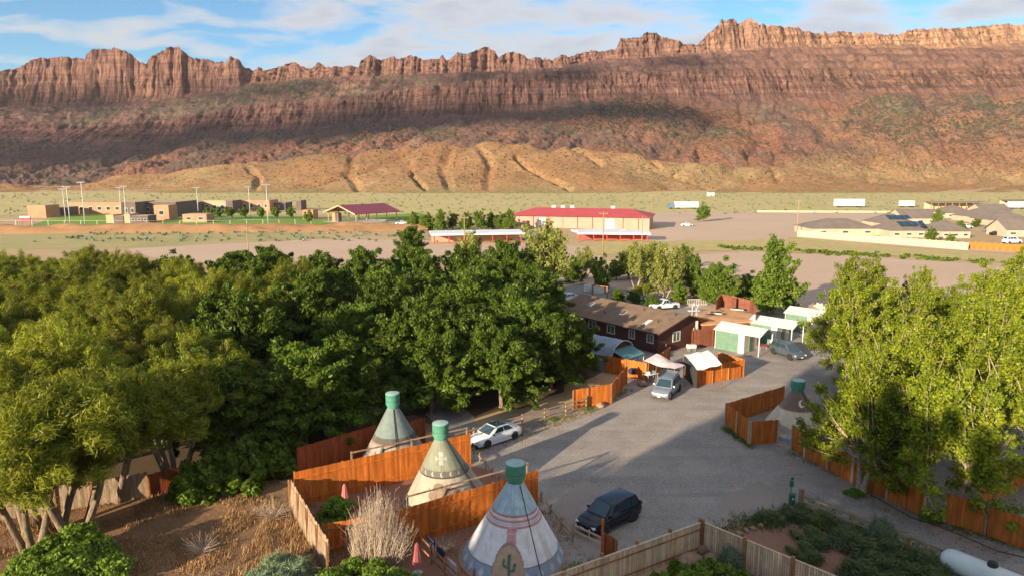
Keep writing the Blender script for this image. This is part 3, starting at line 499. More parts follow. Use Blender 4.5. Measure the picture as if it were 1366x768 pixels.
def make_tree(kind, seed, h, r, trunk_h, n_lead, n_per, leaf, lm, bark, trunks=1, cr=.8, r0=.28, flat=.65, narrow=1.0, aspect=1.5, up=.5, elong=.6, arch=.2, low=.0, skirt=0, step=.85, sig=.40, spread=.3, full=1.0):
    """meshes of one tree: leaders fan out from the trunk, leaf clumps sit along them"""
    rs = np.random.RandomState(seed); rnd = random.Random(seed); C = []; A = []; Rr = []; limbs = []; stems = []
    for s in range(trunks):
        a = 2 * PI * s / trunks + rnd.random(); lean = spread if trunks > 1 else .04; zt = trunk_h * 1.25; off = .12 * trunks if trunks > 1 else 0; pts = []
        for j in range(5):
            f = j / 4; q = lean * f * zt; pts.append(Vector((math.cos(a) * (off + q) + rnd.uniform(-.07, .07) * f, math.sin(a) * (off + q) + rnd.uniform(-.07, .07) * f, zt * f - .15 * (j == 0))))
        limbs.append((pts, [r0 * (1.3 if j == 0 else 1 - .1 * j) for j in range(5)])); stems.append(pts[-1])
    lob = [rnd.uniform(.72, 1.18) for _ in range(9)]
    for L in range(n_lead):
        a = rnd.random() * 2 * PI; q = rnd.random() ** .55 * full; k = lob[int(a / (2 * PI) * 9) % 9]
        zt = trunk_h * (1 - low) + (h - trunk_h * (1 - low)) * math.sqrt(max(.03, 1 - (.96 * q) ** 2)) * rnd.uniform(.80, 1.04) * (.85 + .15 * k)
        if q > .55 and rnd.random() < skirt: zt *= rnd.uniform(.22, .6)
        tip = Vector((math.cos(a) * r * q * k, math.sin(a) * r * q * k, zt)); p0 = min(stems, key=lambda p: (p - tip).length + rnd.random()); p0 = p0 + Vector((0, 0, rnd.uniform(-.4, .25) * trunk_h * .6))
        ctl = p0.lerp(tip, .5) + Vector((0, 0, arch * (tip - p0).length * .6)) + Vector((rnd.gauss(0, .35), rnd.gauss(0, .35), rnd.gauss(0, .25)))
        bz = lambda f: p0 * (1 - f) ** 2 + ctl * 2 * f * (1 - f) + tip * f ** 2
        Ln = (tip - p0).length; n = max(3, int(Ln / 1.1)); pts = [bz(i / n) for i in range(n + 1)]; rr = r0 * .42; limbs.append((pts, [max(.015, rr * (1 - i / n) ** .8) for i in range(n + 1)]))
        m = max(3, int(Ln * .72 / step))
        for i in range(m):
            f = .30 + .70 * (i + rnd.random() * .8) / m; p = bz(min(1, f)); d = (bz(min(1, f) ) - bz(f - .1)).normalized(); sg = sig * (1.35 - .55 * f)
            c = p + Vector((rnd.gauss(0, sg), rnd.gauss(0, sg), rnd.gauss(0, sg * .7))); C.append(c[:]); A.append(d[:]); Rr.append(cr * (1.15 - .45 * f) * rnd.uniform(.7, 1.3))
            if rnd.random() < .5: limbs.append(([p, c + (c - p) * .4], [.03, .012]))
    C = np.array(C); A = np.array(A) + rs.normal(size=(len(C), 3)) * .15; Rd = np.array(Rr)
    crown = leaves_mesh(kind + '_crown', C, Rd, n_per, leaf, lm, rs, flat, aspect, up, A, elong, narrow, 0)
    return wood_mesh(kind + '_trunk', None, limbs, bark), crown
def tree_thing(name, wood, crown, label, loc, rz=0, s=1, sz=None, group=None, cat='tree'):
    t = thing(name, label, cat, loc, rz, group); t.scale = (s, s, sz or s); link('trunk', wood, t); link('crown', crown, t); return t
KIND = {}
for i in range(3):
    KIND['dark', i] = make_tree('elm', 10 + i, 10, 5.8, 2.2, 78, 145, .195, M['lf_dark'], M['bark'], 1, .80, .30, flat=.6, aspect=2.1, up=.55, elong=1.1, arch=.22, low=.75, skirt=.42)
    KIND['tam', i] = make_tree('tamarisk', 30 + i, 9.5, 5.3, 3.6, 60, 190, .24, M['lf_tam'], M['bark'], 4, .80, .24, flat=.75, aspect=1.7, narrow=.26, up=.7, elong=1.3, arch=.28, low=.1, spread=.35)
    KIND['yel', i] = make_tree('cottonwood', 50 + i, 12.5, 5.2, 3.0, 68, 110, .17, M['lf_yel'], M['palebark'], 2, .72, .27, flat=.9, aspect=1.25, up=.25, elong=.9, arch=-.10, low=.45, skirt=.3, step=.8, sig=.45, spread=.3)
for i in range(2):
    KIND['mid', i] = make_tree('ash', 70 + i, 10, 4.0, 1.6, 42, 110, .25, M['lf_mid'], M['bark'], 1, .80, .22, flat=.8, aspect=1.4, elong=.8, arch=-.1, low=.8, skirt=.35)
KIND['airy', 0] = make_tree('airy', 81, 11, 5.0, 2.0, 34, 58, .24, M['lf_airy'], M['palebark'], 4, .85, .18, flat=.9, aspect=1.5, elong=1, arch=-.12, low=.3, spread=.5)
KIND['small', 0] = make_tree('small', 91, 4, 2.0, .9, 16, 60, .30, M['lf_mid'], M['bark'], 1, .6, .12, flat=.8, low=.5)
def put(kind, i, x, y, h_rel, label, group=None, s=1, name=None, rz=None):
    nm = name or {'dark': 'elm_tree', 'tam': 'tamarisk_tree', 'yel': 'cottonwood_tree', 'mid': 'leafy_tree', 'airy': 'airy_tree', 'small': 'small_tree'}[kind]
    w, c = KIND[kind, i]; return tree_thing(nm, w, c, label, (x, y, 0), random.random() * 6.28 if rz is None else rz, s, s * h_rel * (1.2 if group == 'tall trees behind the viewpoint' else 1), group)
def putp(kind, i, px, py, hr, label, group=None, s=1, name=None, rz=None):   # base of the trunk as seen in the photograph
    p = W(px, py); return put(kind, i, p.x, p.y, hr, label, group, s, name, rz)
# far-left clump of olive tamarisks whose trunks show above the dry field
TG = 'olive tamarisk trees at the corner of the dry field'
for j, (px, py, s, hr, lb) in enumerate([
    (45, 735, .98, 1.0, 'olive tamarisk with the leaning bare trunk nearest the left edge of the dry field'),
    (72, 712, .85, 1.05, 'thin-trunked tamarisk between the two thick-trunked ones by the brown board fence'),
    (103, 712, 1.08, 1.02, 'golden olive tamarisk with a clump of thick trunks behind the bright green bush'),
    (150, 668, 1.0, 1.0, 'olive tamarisk just behind the brown board fence at the back of the dry field'),
    (235, 640, .95, 1.0, 'tamarisk whose feathery boughs hang over the right end of the brown board fence'),
    (15, 650, 1.05, 1.0, 'tamarisk behind the board fence at the far left edge of the camp'),
    (90, 600, 1.05, 1.05, 'tamarisk second row back, in the gap left of the dark elms')]):
    putp('tam', j % 3, px, py, hr, lb, TG, s)
# the dense dark grove
rg = random.Random(21); GL = 'elms of the dense grove behind the tipis'
grove_list = []
def grove(x, y): 
    if y < 60: return 'dark green elm along the near edge of the grove, overhanging the dry field'
    if y < 76: return 'dark green elm deep in the grove behind the red board fence of the rearmost tipi'
    if y < 96: return 'dark elm in the middle of the dense grove left of the gravel lot'
    return 'dark leafy tree on the far edge of the grove, next to the pink dirt road'
def in_px(x, y, h=0):
    z = y * cp + (CAM_H - h) * sp; return 683 + x / z * F
for row, y in enumerate((57, 64, 71, 79, 87, 96, 105, 114)):
    x = -62 - row * 7
    while x < 12:
        x += rg.uniform(6.2, 8.6); yy = y + rg.uniform(-2.5, 2.5); pxx = in_px(x, yy)
        if pxx < -150 or pxx > 760: continue
        if y < 60 and (x > -15.5 or pxx < 262): continue
        if y < 66 and x > -18: continue
        if 66 <= y < 76 and x > -3.5: continue
        if 76 <= y < 92 and x > 3.5: continue
        if y >= 92 and x > 4: continue
        tam = pxx < 260 - (row * 6) or (pxx < 330 and rg.random() < .35) or (360 < pxx < 420 and 85 < y < 100 and rg.random() < .8)
        grove_list.append((row, x, yy, tam))
ORD = 'first second third fourth fifth sixth seventh eighth ninth tenth eleventh twelfth thirteenth fourteenth fifteenth sixteenth seventeenth eighteenth nineteenth twentieth'.split()
for row in range(8):
    R_ = sorted([g for g in grove_list if g[0] == row], key=lambda g: -g[1])
    for n, (r_, x, yy, tam) in enumerate(R_):
        lab = '%s, %s from the right in the %s row of the grove' % ('olive feathery tamarisk' if tam else 'green elm', ORD[n], ORD[row])
        put('tam' if tam else 'dark', rg.randrange(3), x, yy, rg.uniform(.95, 1.1) if tam else rg.uniform(.86, 1.12), lab, 'feathery trees in the grove' if tam else GL, rg.uniform(.85, 1.05) * (1 if tam else .97))
for x, y, s, lb in ((-21.5, 51.5, .78, 'dark elm hanging over the dry field beside the leaning weathered fence'), (-26.5, 54.5, .85, 'dark elm above the rust-brown end of the dry field fence'), (-17, 54.5, .8, 'dark elm left of the dark red fence of the rear tipi')):
    put('dark', 1, x, y, 1, lb, GL, s)
for j, (x, y, s, lb) in enumerate([(-1.0, 64.0, .80, 'sunlit light green elm hanging over the split rail fence behind the white sedan'), (4.0, 69.5, .78, 'bright-edged elm at the right end of the grove beside the orange corner fence'), (-7.5, 62, .80, 'elm directly behind the rearmost tipi cap and the rail fence'),
                                   (3.5, 81, .80, 'elm leaning towards the blue canvas cabin at the right side of the grove'), (2.0, 74.5, .85, 'elm behind the two light green ones at the right end of the split rail fence'), (6.2, 73.5, .72, 'lowest light green elm right above the orange corner fence panel'), (-4.5, 69.5, .85, 'elm in the second line behind the split rail fence and the white sedan'), (-14.5, 58.5, .85, 'dark elm left of the rearmost tipi above the dark red fence')]):
    put('dark', j % 3, x, y, 1, lb, 'elms along the rail fence of the gravel lot', s)
putp('dark', 1, 548, 352, 1.15, 'tall dark round-topped elm at the back of the grove before the white shed roofs', None, .78)
# right-hand cottonwoods
random.seed(1)
YG = 'yellow-green cottonwoods along the right side of the lane'
for j, (px, py, s, hr, lb) in enumerate([
    (1148, 655, .88, .92, 'cottonwood with the twin pale trunk standing alone on the gravel lane'),
    (1256, 688, .92, .90, 'cottonwood with the V-shaped trunk against the orange board fence'),
    (1345, 640, 1.05, .88, 'cottonwood inside the orange board pen at the right edge'),
    (1205, 590, .95, .92, 'cottonwood just behind the long orange fence between the two lane trees'),
    (1172, 578, .78, .85, 'smaller cottonwood whose boughs touch the rear of the lone tipi'),
    (1290, 572, 1.0, .92, 'cottonwood in the second row behind the lane, right of the closed red umbrella'),
    (1130, 512, .9, 1.0, 'cottonwood right of the third white carport'),
    (1195, 505, .95, .92, 'cottonwood behind the lone tipi, second from the carports'),
    (1350, 545, 1.1, .92, 'cottonwood deep in the right-hand row beyond the orange pen'),
    (1255, 470, .80, .85, 'cottonwood at the back of the right-hand row before the pale parking lot'),
    (1320, 480, .95, 1.0, 'cottonwood at the back of the right-hand row near the frame edge'),
    (1140, 448, .95, .95, 'cottonwood on the lot side of the carports'),
    (1370, 470, 1.0, 1.15, 'tallest cottonwood at the right edge of the view by the dirt verge'),
    (1225, 425, .55, 1.2, 'thin pale sapling cottonwood standing on the pale parking lot edge')]):
    putp('yel', j % 3, px, py, hr, lb, YG, s)
# trees round the office and beyond
for (k, i, px, py, s, hr, lb) in [
    ('mid', 0, 1030, 418, 1.15, 1.08, 'tall narrow-topped green tree behind the brown plank parapet of the orange-roofed annex'),
    ('mid', 1, 1048, 412, .62, .9, 'dark green shrub-like tree tucked right of the tall tree by the annex'),
    ('mid', 1, 962, 410, .9, .92, 'leaning light green tree between the annex and the parking lot'),
    ('mid', 0, 925, 396, .72, 1.08, 'dark green oval tree left of the leaning one beside the parking lot'),
    ('airy', 0, 885, 400, .78, 1.2, 'thin yellow-green tree with see-through top behind the white pickup'),
    ('airy', 0, 848, 384, .8, 1.05, 'yellow-green tree in the middle of the row beyond the long brown roof'),
    ('mid', 1, 800, 390, .6, 1.2, 'slim dark blue-green tree between the planter tubs and the long brown roof'),
    ('airy', 0, 727, 402, 1.3, 1.0, 'large pale airy tree with white branches in front of the red-roofed barn'),
    ('mid', 0, 655, 372, .75, .8, 'round dark green tree left of the large pale airy tree'),
    ('airy', 0, 628, 368, .9, 1.0, 'slim pale tree with dry yellow side in front of the white shed roofs'),
    ('mid', 1, 700, 400, .7, .85, 'light green tree under the left side of the large airy tree'),
    ('mid', 0, 765, 378, .7, .8, 'green tree between the large airy tree and the planter tubs'),
    ('mid', 1, 838, 372, .75, .85, 'leafy green tree behind the yellow-green one beyond the brown roof'),
    ('airy', 0, 868, 368, .8, .85, 'tall pale tree at the back of the row along the parking lot'),
    ('mid', 1, 892, 388, .7, .85, 'full green tree behind the white pickup'),
    ('mid', 0, 912, 372, .8, .9, 'full-crowned tree behind the pickup, nearest the pale parking lot'),
    ('mid', 0, 948, 398, .7, .9, 'green tree just left of the leaning tree'),
    ('mid', 1, 1000, 402, .7, .75, 'green tree between the leaning tree and the tall narrow-topped one'),
    ('tam', 0, 860, 402, .42, .8, 'grey-green shrubby tree behind the brown roof ridge'),
    ('airy', 0, 780, 372, .7, .9, 'pale open tree left of the slim blue-green one beyond the camp road'),
    ('mid', 1, 822, 374, .6, .8, 'round green tree between the planter tubs and the yellow-green row'),
    ('mid', 0, 866, 378, .62, .95, 'light green tree in the middle of the row along the pale parking lot'),
    ('airy', 0, 905, 380, .7, 1.0, 'yellow-green tree right of the thin see-through one along the parking lot'),
    ('mid', 1, 944, 402, .55, .9, 'green tree right of the dark oval one behind the porch railing'),
    ('mid', 0, 985, 408, .5, .8, 'low grey-green tree between the leaning tree and the annex parapet'),
    ('mid', 0, 905, 405, .5, .8, 'green tree behind the white railing of the far porch'),
    ('mid', 0, 870, 412, .42, .62, 'dark green bush-shaped tree behind the ridge of the long brown roof'),
    ('mid', 1, 845, 405, .42, .62, 'dark green bush-shaped tree left of the white pickup beyond the brown roof'),
    ('mid', 0, 824, 402, .40, .6, 'dark green bush-shaped tree nearest the wooden gate frame beyond the brown roof'),
    ('mid', 1, 938, 296, .95, .85, 'lone round green tree beside the white semi trailer at the far lot'),
    ('mid', 0, 1250, 306, .85, .9, 'round bright green tree among the tan houses'),
    ('mid', 1, 1241, 323, .55, .85, 'clipped green tree inside the cream fence, right of the house with solar panels'),
    ('mid', 0, 1281, 307, .62, .6, 'low wide green tree between the houses at the right'),
    ('mid', 1, 1302, 303, .6, .6, 'low wide green tree beside the parked cars of the houses'),
    ('mid', 0, 1110, 313, .38, .8, 'small round green tree in front of the first tan roof'),
    ('mid', 1, 1267, 325, .36, .9, 'small dark green tree behind the cream fence near its orange end'),
    ('mid', 0, 1333, 297, .5, .55, 'low green tree beside the last tan roof at the right')]:
    putp(k, i, px, py, hr, lb, None, s)
for j, px in enumerate((552, 570, 588, 604, 622, 640, 655, 668, 680)):
    putp('mid', j % 2, px, 306 + (j % 3), (.85, .7, .95)[j % 3], 'green tree, %s from the left in the row before the red-roofed barn' % ORD[j], 'row of trees left of the red-roofed barn', (.8, .95, .85)[j % 3])
for px, lb in ((278, 'small yellow-green sapling at the left of the lawn row'), (292, None), (308, None), (326, None), (348, None), (368, None), (388, None)):
    putp('small', 0, px, 293, 1.2, lb or 'small sapling on the sports lawn at the pink school wing, %s from the left' % ORD[[278, 292, 308, 326, 348, 368, 388].index(px)], None if lb else 'saplings along the sports lawn', 1.1)
putp('small', 0, 413, 301, 1.5, 'bright yellow-green young tree at the left post of the maroon pavilion', None, 1.0)
# unseen until you turn round: the tall trees behind the camera whose shade fills the lot
SH = 'tall trees behind the viewpoint'
for j, (x, y, s, hr) in enumerate(SHADERS := [(-8, 16, .62, .8), (-17, 9, .9, 1.0), (-21, 2, 1.0, 1.1), (-12, -6, 1.05, 1.2), (-3, -4, 1.0, 1.15), (6, -8, 1.0, 1.2), (15, -3, 1.0, 1.1), (24, -6, 1.0, 1.1), (33, 2, 1.0, 1.0), (-26, -6, 1.15, 1.5), (-34, -17, 1.2, 2.1), (-42, -22, 1.2, 2.2), (-16, -20, 1.2, 1.7), (-24, -26, 1.2, 1.9), (0, -22, 1.2, 1.6), (-54, -8, .9, 1.0), (-48, -30, 1.2, 2.3), (-40, -14, 1.2, 2.0), (-33, -8, 1.1, 2.3), (-20, -12, 1.2, 1.8), (-60, -36, 1.2, 2.3)]):
    put('dark', j % 3, x, y, hr, 'tall dark elm standing out of view behind the viewpoint, %s in its row' % (ORD + ['twenty-first', 'twenty-second', 'twenty-third'])[j], SH, s)
# bushes
def bush_mesh(kind, seed, r, h, n_cl, n_per, leaf, lm, **k):
    rs = np.random.RandomState(seed); a = rs.rand(n_cl) * 2 * PI; q = rs.rand(n_cl) ** .5; z = rs.rand(n_cl)
    rr = r * q * np.sqrt(np.clip(1.05 - z ** 2, .05, 1)); C = np.stack([rr * np.cos(a), rr * np.sin(a), z * h * (.85 + .3 * rs.rand(n_cl))], 1)
    ax = C + np.array((0, 0, .6)); ax /= np.linalg.norm(ax, axis=1)[:, None]
    return leaves_mesh(kind, C, (r * .30) * (.6 + .8 * rs.rand(n_cl)), n_per, leaf, lm, rs, axis=ax, **k)
B = {'green': bush_mesh('green_bush', 1, 1.3, 1.4, 48, 170, .125, M['lf_bush'], flat=.8, aspect=1.4), 'sage': bush_mesh('sage_bush', 2, 1.15, 1.1, 34, 120, .20, M['lf_sage'], flat=.9, aspect=2.4, narrow=.3, up=.5, elong=1),
     'pale': bush_mesh('pale_bush', 3, 1.2, 1.0, 40, 170, .24, M['lf_pale'], flat=.9, aspect=2.4, narrow=.25, up=.5, elong=1), 'shade': bush_mesh('shade_bush', 5, 1.3, 1.7, 60, 150, .17, M['lf_dark'], flat=.8, aspect=1.8), 'tuft': bush_mesh('dark_bush', 4, 1.0, .9, 24, 90, .22, M['lf_mid'], flat=.8, aspect=1.6)}
def bush(kind, px, py, s, label, group=None, sz=None, name='bush'):
    o = link(name, B[kind]); p = W(px, py); o.location = p; o.rotation_euler = (0, 0, random.random() * 6); o.scale = (s, s, (sz or 1) * s); tag(o, label, 'bush', group); return o
bj = 0
for px, py, s in ((40, 772, 1.0), (72, 758, 1.1), (105, 742, 1.15), (128, 762, 1.1), (90, 785, 1.3), (148, 780, 1.0), (60, 800, 1.2)): bush('green', px, py, s, 'bright green leafy bush below the tamarisk trunks, %s' % ('leftmost', 'behind the leftmost', 'topmost, nearest the thick trunks', 'second from the right', 'at the frame edge', 'rightmost, on the dry grass', 'lowest left')[bj], 'bright green bushes below the tamarisks'); bj += 1
bush('green', 452, 690, .85, 'bright green bush beside the closed pink umbrella in the middle pen')
for px, py, s in ((500, 775, .85), (530, 790, .9), (470, 770, .8), (445, 790, .9), (555, 800, .9), (505, 805, 1.0)): bush('green', px, py, s, 'yellow-green bush at the foot of the dead shrub, %s' % {500: 'in front of its middle', 530: 'right of its middle', 470: 'at its left edge', 445: 'lowest on the left', 555: 'at its right edge', 505: 'lowest in the middle'}[px], 'green bushes at the foot of the dead shrub', .8)
for px, py, s in ((372, 768, .85), (395, 775, .9), (350, 785, .8), (385, 795, .9)): bush('pale', px, py, s, 'pale sage-green feathery bush below the dry field, %s' % {372: 'topmost', 395: 'right of the topmost', 350: 'leftmost', 385: 'lowest'}[px], 'pale bushes at the lower edge of the dry field')
rb = random.Random(4); bi = 0
for (px, py, s) in sorted([(1028, 692, .75), (1062, 686, .95), (1085, 694, 1.0), (1080, 722, 1.05), (1072, 742, .9), (1130, 722, 1.0), (1150, 738, 1.1), (1165, 722, .85), (1180, 742, 1.1), (1205, 745, 1.0), (1175, 765, 1.1), (1212, 768, 1.1), (1240, 765, 1.0), (1148, 772, 1.0), (1250, 785, 1.0), (1195, 792, 1.2), (1228, 752, .85)]):
    bush('sage', px, py, s * .92, 'feathery blue-green shrub, %s from the double post end of the red dirt bed' % ORD[bi], 'blue-green shrubs in the red dirt bed', rb.uniform(.5, .8)); bi += 1
bush('pale', 1175, 722, .6, 'brighter green upright shrub among the blue-green ones along the low rail', None, 1.8)
for (px, py, s) in [(905, 770, .8), (940, 768, .9), (965, 775, .85), (880, 785, .8), (925, 790, 1.1), (990, 790, 1.0), (850, 800, .8)]: bush('tuft', px, py, s, 'low green bush inside the picket fence corner, %s from the left' % ORD[[850, 880, 905, 925, 940, 965, 990].index(px)], 'low bushes inside the picket fence corner')
bush('pale', 975, 760, .6, 'tall pale grass clump in the picket fence corner', None, 1.6)
for (px, py, s, lb) in [(262, 664, 1.6, 'dark green bush under the elms at the back of the dry field'), (287, 654, 1.7, 'dark bush beside the red corner boards at the dry field'), (328, 646, 2.0, 'dark leafy bush at the grove edge left of the leaning fence'), (366, 634, 1.6, 'dark bush touching the top of the leaning grey fence')]:
    bush('shade', px, py, s * .8, lb)
bush('tuft', 1142, 660, .7, 'low green growth round the foot of the twin-trunked cottonwood', None, .5); bush('tuft', 1243, 694, .7, 'low green growth round the foot of the V-shaped cottonwood', None, .5)
bush('tuft', 740, 560, .45, 'small weeds below the rail fence of the lot', None, .4)
# the dead grey shrub: a fan of bare twigs
def dead_shrub():
    rnd = random.Random(9); t = thing('dead_shrub', 'large dead grey shrub with a spray of bare twigs before the fence corner', 'shrub', W(505, 752)); mb = MB(); st = MB()
    for i in range(9): st.tube((rnd.uniform(-.5, .5), rnd.uniform(-.4, .4), -.05), (rnd.uniform(-.9, .9), rnd.uniform(-.6, .6), rnd.uniform(.9, 1.6)), .04, .02, 5)
    for i in range(820):
        a = rnd.random() * 2 * PI; q = rnd.random() ** .6; bx = Vector((math.cos(a) * q * 1.5 + rnd.gauss(0, .12), math.sin(a) * q * 1.0, rnd.uniform(.0, .9)))
        side = bx.x * .35; top = Vector((bx.x + rnd.gauss(side * .6 + .15, .28), bx.y + rnd.gauss(0, .25), bx.z + rnd.uniform(.9, 3.9) * (1.1 - abs(bx.x + .1) * .42)))
        m1 = bx.lerp(top, .5) + Vector((rnd.gauss(0, .1), rnd.gauss(0, .1), 0)); mb.tube(bx, m1, .014, .011, 3, False); mb.tube(m1, top, .011, .005, 3, False)
        for k in range(2):
            s = m1.lerp(top, rnd.random()); mb.tube(s, s + Vector((rnd.gauss(0, .17), rnd.gauss(0, .17), rnd.uniform(.15, .45))), .008, .004, 3, False)
    st.build('stem', M['palestem'], t, 0); tag(mb.build('twigs', M['palestem'], t, 0), kind='stuff')
dead_shrub()
def dead_small(px, py, s, label, seed):
    rnd = random.Random(seed); t = thing('dead_shrub', label, 'shrub', W(px, py)); mb = MB()
    for i in range(150):
        a = rnd.random() * 6.28; r_ = rnd.uniform(.6, 1.5) * s; mb.tube((rnd.gauss(0, .15), rnd.gauss(0, .15), 0), (math.cos(a) * r_, math.sin(a) * r_, rnd.uniform(.2, 1.0) * s), .012, .004, 3, False)
    tag(mb.build('twigs', M['palestem'], t, 0), kind='stuff')
dead_small(365, 690, 1.2, 'collapsed grey dead shrub beside the leaning fence', 1); dead_small(270, 735, .9, 'flattened dead brush in the middle of the dry field', 2); dead_small(590, 735, .8, 'dry twiggy shrub at the left of the near tipi pen', 3)
# dry grass
def grass(name, pts_fn, n, h, m, seed, clump=6):
    rs = np.random.RandomState(seed); base = pts_fn(rs, n // clump); b = np.repeat(base, clump, 0); N = len(b); b = b + rs.normal(size=(N, 3)) * np.array((.12, .12, 0)); b[:, 2] = 0
    a = rs.rand(N) * 2 * PI; L = h * (.4 + .9 * rs.rand(N)); d = np.stack([np.cos(a) * .5, np.sin(a) * .5, .6 + .5 * rs.rand(N)], 1) * L[:, None]; w = np.stack([-np.sin(a), np.cos(a), 0 * a], 1) * .022
    V = np.stack([b - w, b + w, b + d], 1).reshape(-1, 3); me = bpy.data.meshes.new(name); me.vertices.add(3 * N); me.vertices.foreach_set('co', V.reshape(-1).astype(np.float32)); me.loops.add(3 * N); me.loops.foreach_set('vertex_index', np.arange(3 * N, dtype=np.int32))
    me.polygons.add(N); me.polygons.foreach_set('loop_start', (np.arange(N) * 3).astype(np.int32)); me.update(calc_edges=True); me.materials.append(m); return link(name, me)
def f_field(rs, n):
    p = np.stack([rs.uniform(-36, -9.5, n * 4), rs.uniform(30, 50, n * 4), np.zeros(n * 4)], 1); k = (fbm(p[:, 0] / 2.2, p[:, 1] / 1.4, 3) > .46) & (p[:, 1] < 42 + (p[:, 0] + 36) * .34) & (p[:, 0] < -9.5 - (p[:, 1] - 34) * .42); return p[k][:n]
tag(grass('dry_grass', f_field, 36000, .24, M['straw'], 5), 'dry golden grass lying over the rough field', 'grass', None, 'stuff')
def f_verge(rs, n):
    p = np.stack([rs.uniform(-16, -8, n), rs.uniform(33, 44, n), np.zeros(n)], 1); return p
tag(grass('dry_weeds', f_verge, 7000, .5, M['straw'], 6), 'tall dry weeds along the leaning fence', 'grass', None, 'stuff')
def f_scr(rs, n):
    a = np.array([W2(1010, 690), W2(1060, 680), W2(1140, 706), W2(1285, 768)]); t = rs.rand(n) * 3; i = t.astype(int); f = (t - i)[:, None]; q = a[i] * (1 - f) + a[np.minimum(i + 1, 3)] * f; q = q + rs.normal(size=(n, 2)) * (.8, .5) - (0, .8); return np.concatenate([q, np.zeros((n, 1))], 1)
tag(grass('bed_grass', f_scr, 9000, .4, M['lf_sage'], 7), 'thin grass between the blue-green shrubs', 'grass', None, 'stuff')

def f_edge(lines):
    def fn(rs, n):
        out = []
        for i in range(n):
            a, b, w = lines[rs.randint(len(lines))]; t = rs.rand() if rs.rand() < .3 else (rs.randint(7) + rs.normal() * .12) / 6.; q = np.array(a) + (np.array(b) - np.array(a)) * t; out.append((q[0] + rs.normal() * w, q[1] + rs.normal() * w, 0))
        return np.array(out)
    return fn
tag(grass('fence_weeds', f_edge([(W2(600, 612), W2(782, 548), .35), (W2(1062, 605), W2(1240, 690), .3), (W2(1262, 700), W2(1380, 735), .3), (W2(740, 762), W2(930, 722), .3), (W2(968, 572), W2(1001, 596), .2), (W2(1085, 668), W2(1290, 757), .4), (W2(945, 712), W2(1010, 690), .5), (W2(785, 546), W2(838, 520), .3)]), 9000, .22, M['lf_mid'], 17), 'low weeds along the fences and rails', 'weeds', None, 'stuff')
tag(grass('dry_fence_grass', f_edge([(W2(610, 612), W2(782, 550), .5), (W2(1062, 605), W2(1380, 735), .5), (W2(1150, 665), W2(1330, 735), .6), (W2(700, 660), W2(760, 720), .5)]), 6000, .18, M['straw'], 18), 'thin dry grass at the edges of the gravel', 'grass', None, 'stuff')
# ------------------------------------------------------------------ fences
def board_fence(a, b, h, m, label, post='postwood', name='board_fence', bw=.15, gap=.008, every=2.4, front=True, rails=2, cap=False, lean=0, jitter=.03, group=None, pw=.1, post_up=.05, cat='fence'):
    a = Vector((a[0], a[1], 0)); b = Vector((b[0], b[1], 0)); L = (b - a).length; rz = math.atan2(b.y - a.y, b.x - a.x)
    t = thing(name, label, cat, a, rz, group); t.rotation_euler[0] = 0; rnd = random.Random(int(L * 100)); mb = MB(); n = int(L / (bw + gap)); st = (L) / n
    for i in range(n):
        hh = h + rnd.uniform(-jitter, jitter); mb.box(((i + .5) * st, rnd.uniform(-.004, .004), hh / 2 + .03), (st - gap, .022, hh), 0, 0, lean + rnd.uniform(-.006, .006))
    k = mb.build('planks', M[m], t); tag(k, kind='stuff')
    k = max(1, round(L / every)); pm = None; sd = -1 if front else 1
    for i in range(k + 1):
        if pm is None: pm = MB().box((0, 0, (h + post_up) / 2), (pw, pw, h + post_up)).mesh('post', M[post], None, .008)
        o = link('post', pm, t); o.location = (min(max(i * L / k, pw / 2), L - pw / 2), sd * (pw / 2 + .02), 0)
    for j in range(rails):
        MB().box((L / 2, -sd * .045, h * (.2 + .62 * j / max(1, rails - 1))), (L, .04, .09)).build('rail', M[post], t)
    if cap: MB().box((L / 2, 0, h + .075), (L + .04, .12, .035)).build('cap_rail', M[m], t)
    return t
def rail_fence(a, b, h, label, n=3, every=2.4, m='tanrail', pw=.13, group=None, name='rail_fence', zs=None):
    a = Vector((a[0], a[1], 0)); b = Vector((b[0], b[1], 0)); L = (b - a).length; t = thing(name, label, 'fence', a, math.atan2(b.y - a.y, b.x - a.x), group); k = max(1, round(L / every))
    pm = MB().box((0, 0, h / 2), (pw, pw, h)).mesh('post', M[m], None, .012)
    for i in range(k + 1): o = link('post', pm, t); o.location = (i * L / k, 0, 0)
    rnd = random.Random(int(L * 10))
    for z in (zs or [h * (i + .7) / (n) for i in range(n)]):
        for i in range(k): MB().box(((i + .5) * L / k, -.08, min(z, h - .06) + rnd.uniform(-.02, .02)), (L / k + .06, .045, .11), 0, rnd.uniform(-.008, .008)).build('rail', M[m], t)
    return t
H1 = 2.5
def T(px, py, h=H1): p = W(px, py, h); return (p.x, p.y)
board_fence(T(392, 630), T(628, 578), H1, 'orange', 'orange board fence between the rear tipi and the middle tipi', 'orange', every=3.2, front=False, jitter=.01)
board_fence(T(525, 682), T(718, 627), H1, 'orange', 'orange board fence between the middle tipi and the near tipi', 'orange', every=3.2, front=False, jitter=.01)
board_fence(T(430, 700, 1.9), T(520, 683, 1.9), 1.9, 'orange', 'lower brown-orange board fence behind the dead grey shrub', 'postwood', every=2.4, front=False)
board_fence(T(386, 636, 2.3), T(437, 722, 2.2), 2.1, 'greywood', 'leaning weathered board fence between the dry field and the middle pen', 'postwood', every=2.2, lean=-.08, jitter=.08, bw=.2, rails=3, name='weathered_fence')
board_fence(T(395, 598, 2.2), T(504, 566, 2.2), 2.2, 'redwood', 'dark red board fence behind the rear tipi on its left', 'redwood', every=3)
board_fence(T(536, 566, 2.2), T(566, 557, 2.2), 2.2, 'redwood', 'short dark red board fence right of the rear tipi', 'redwood', every=2)
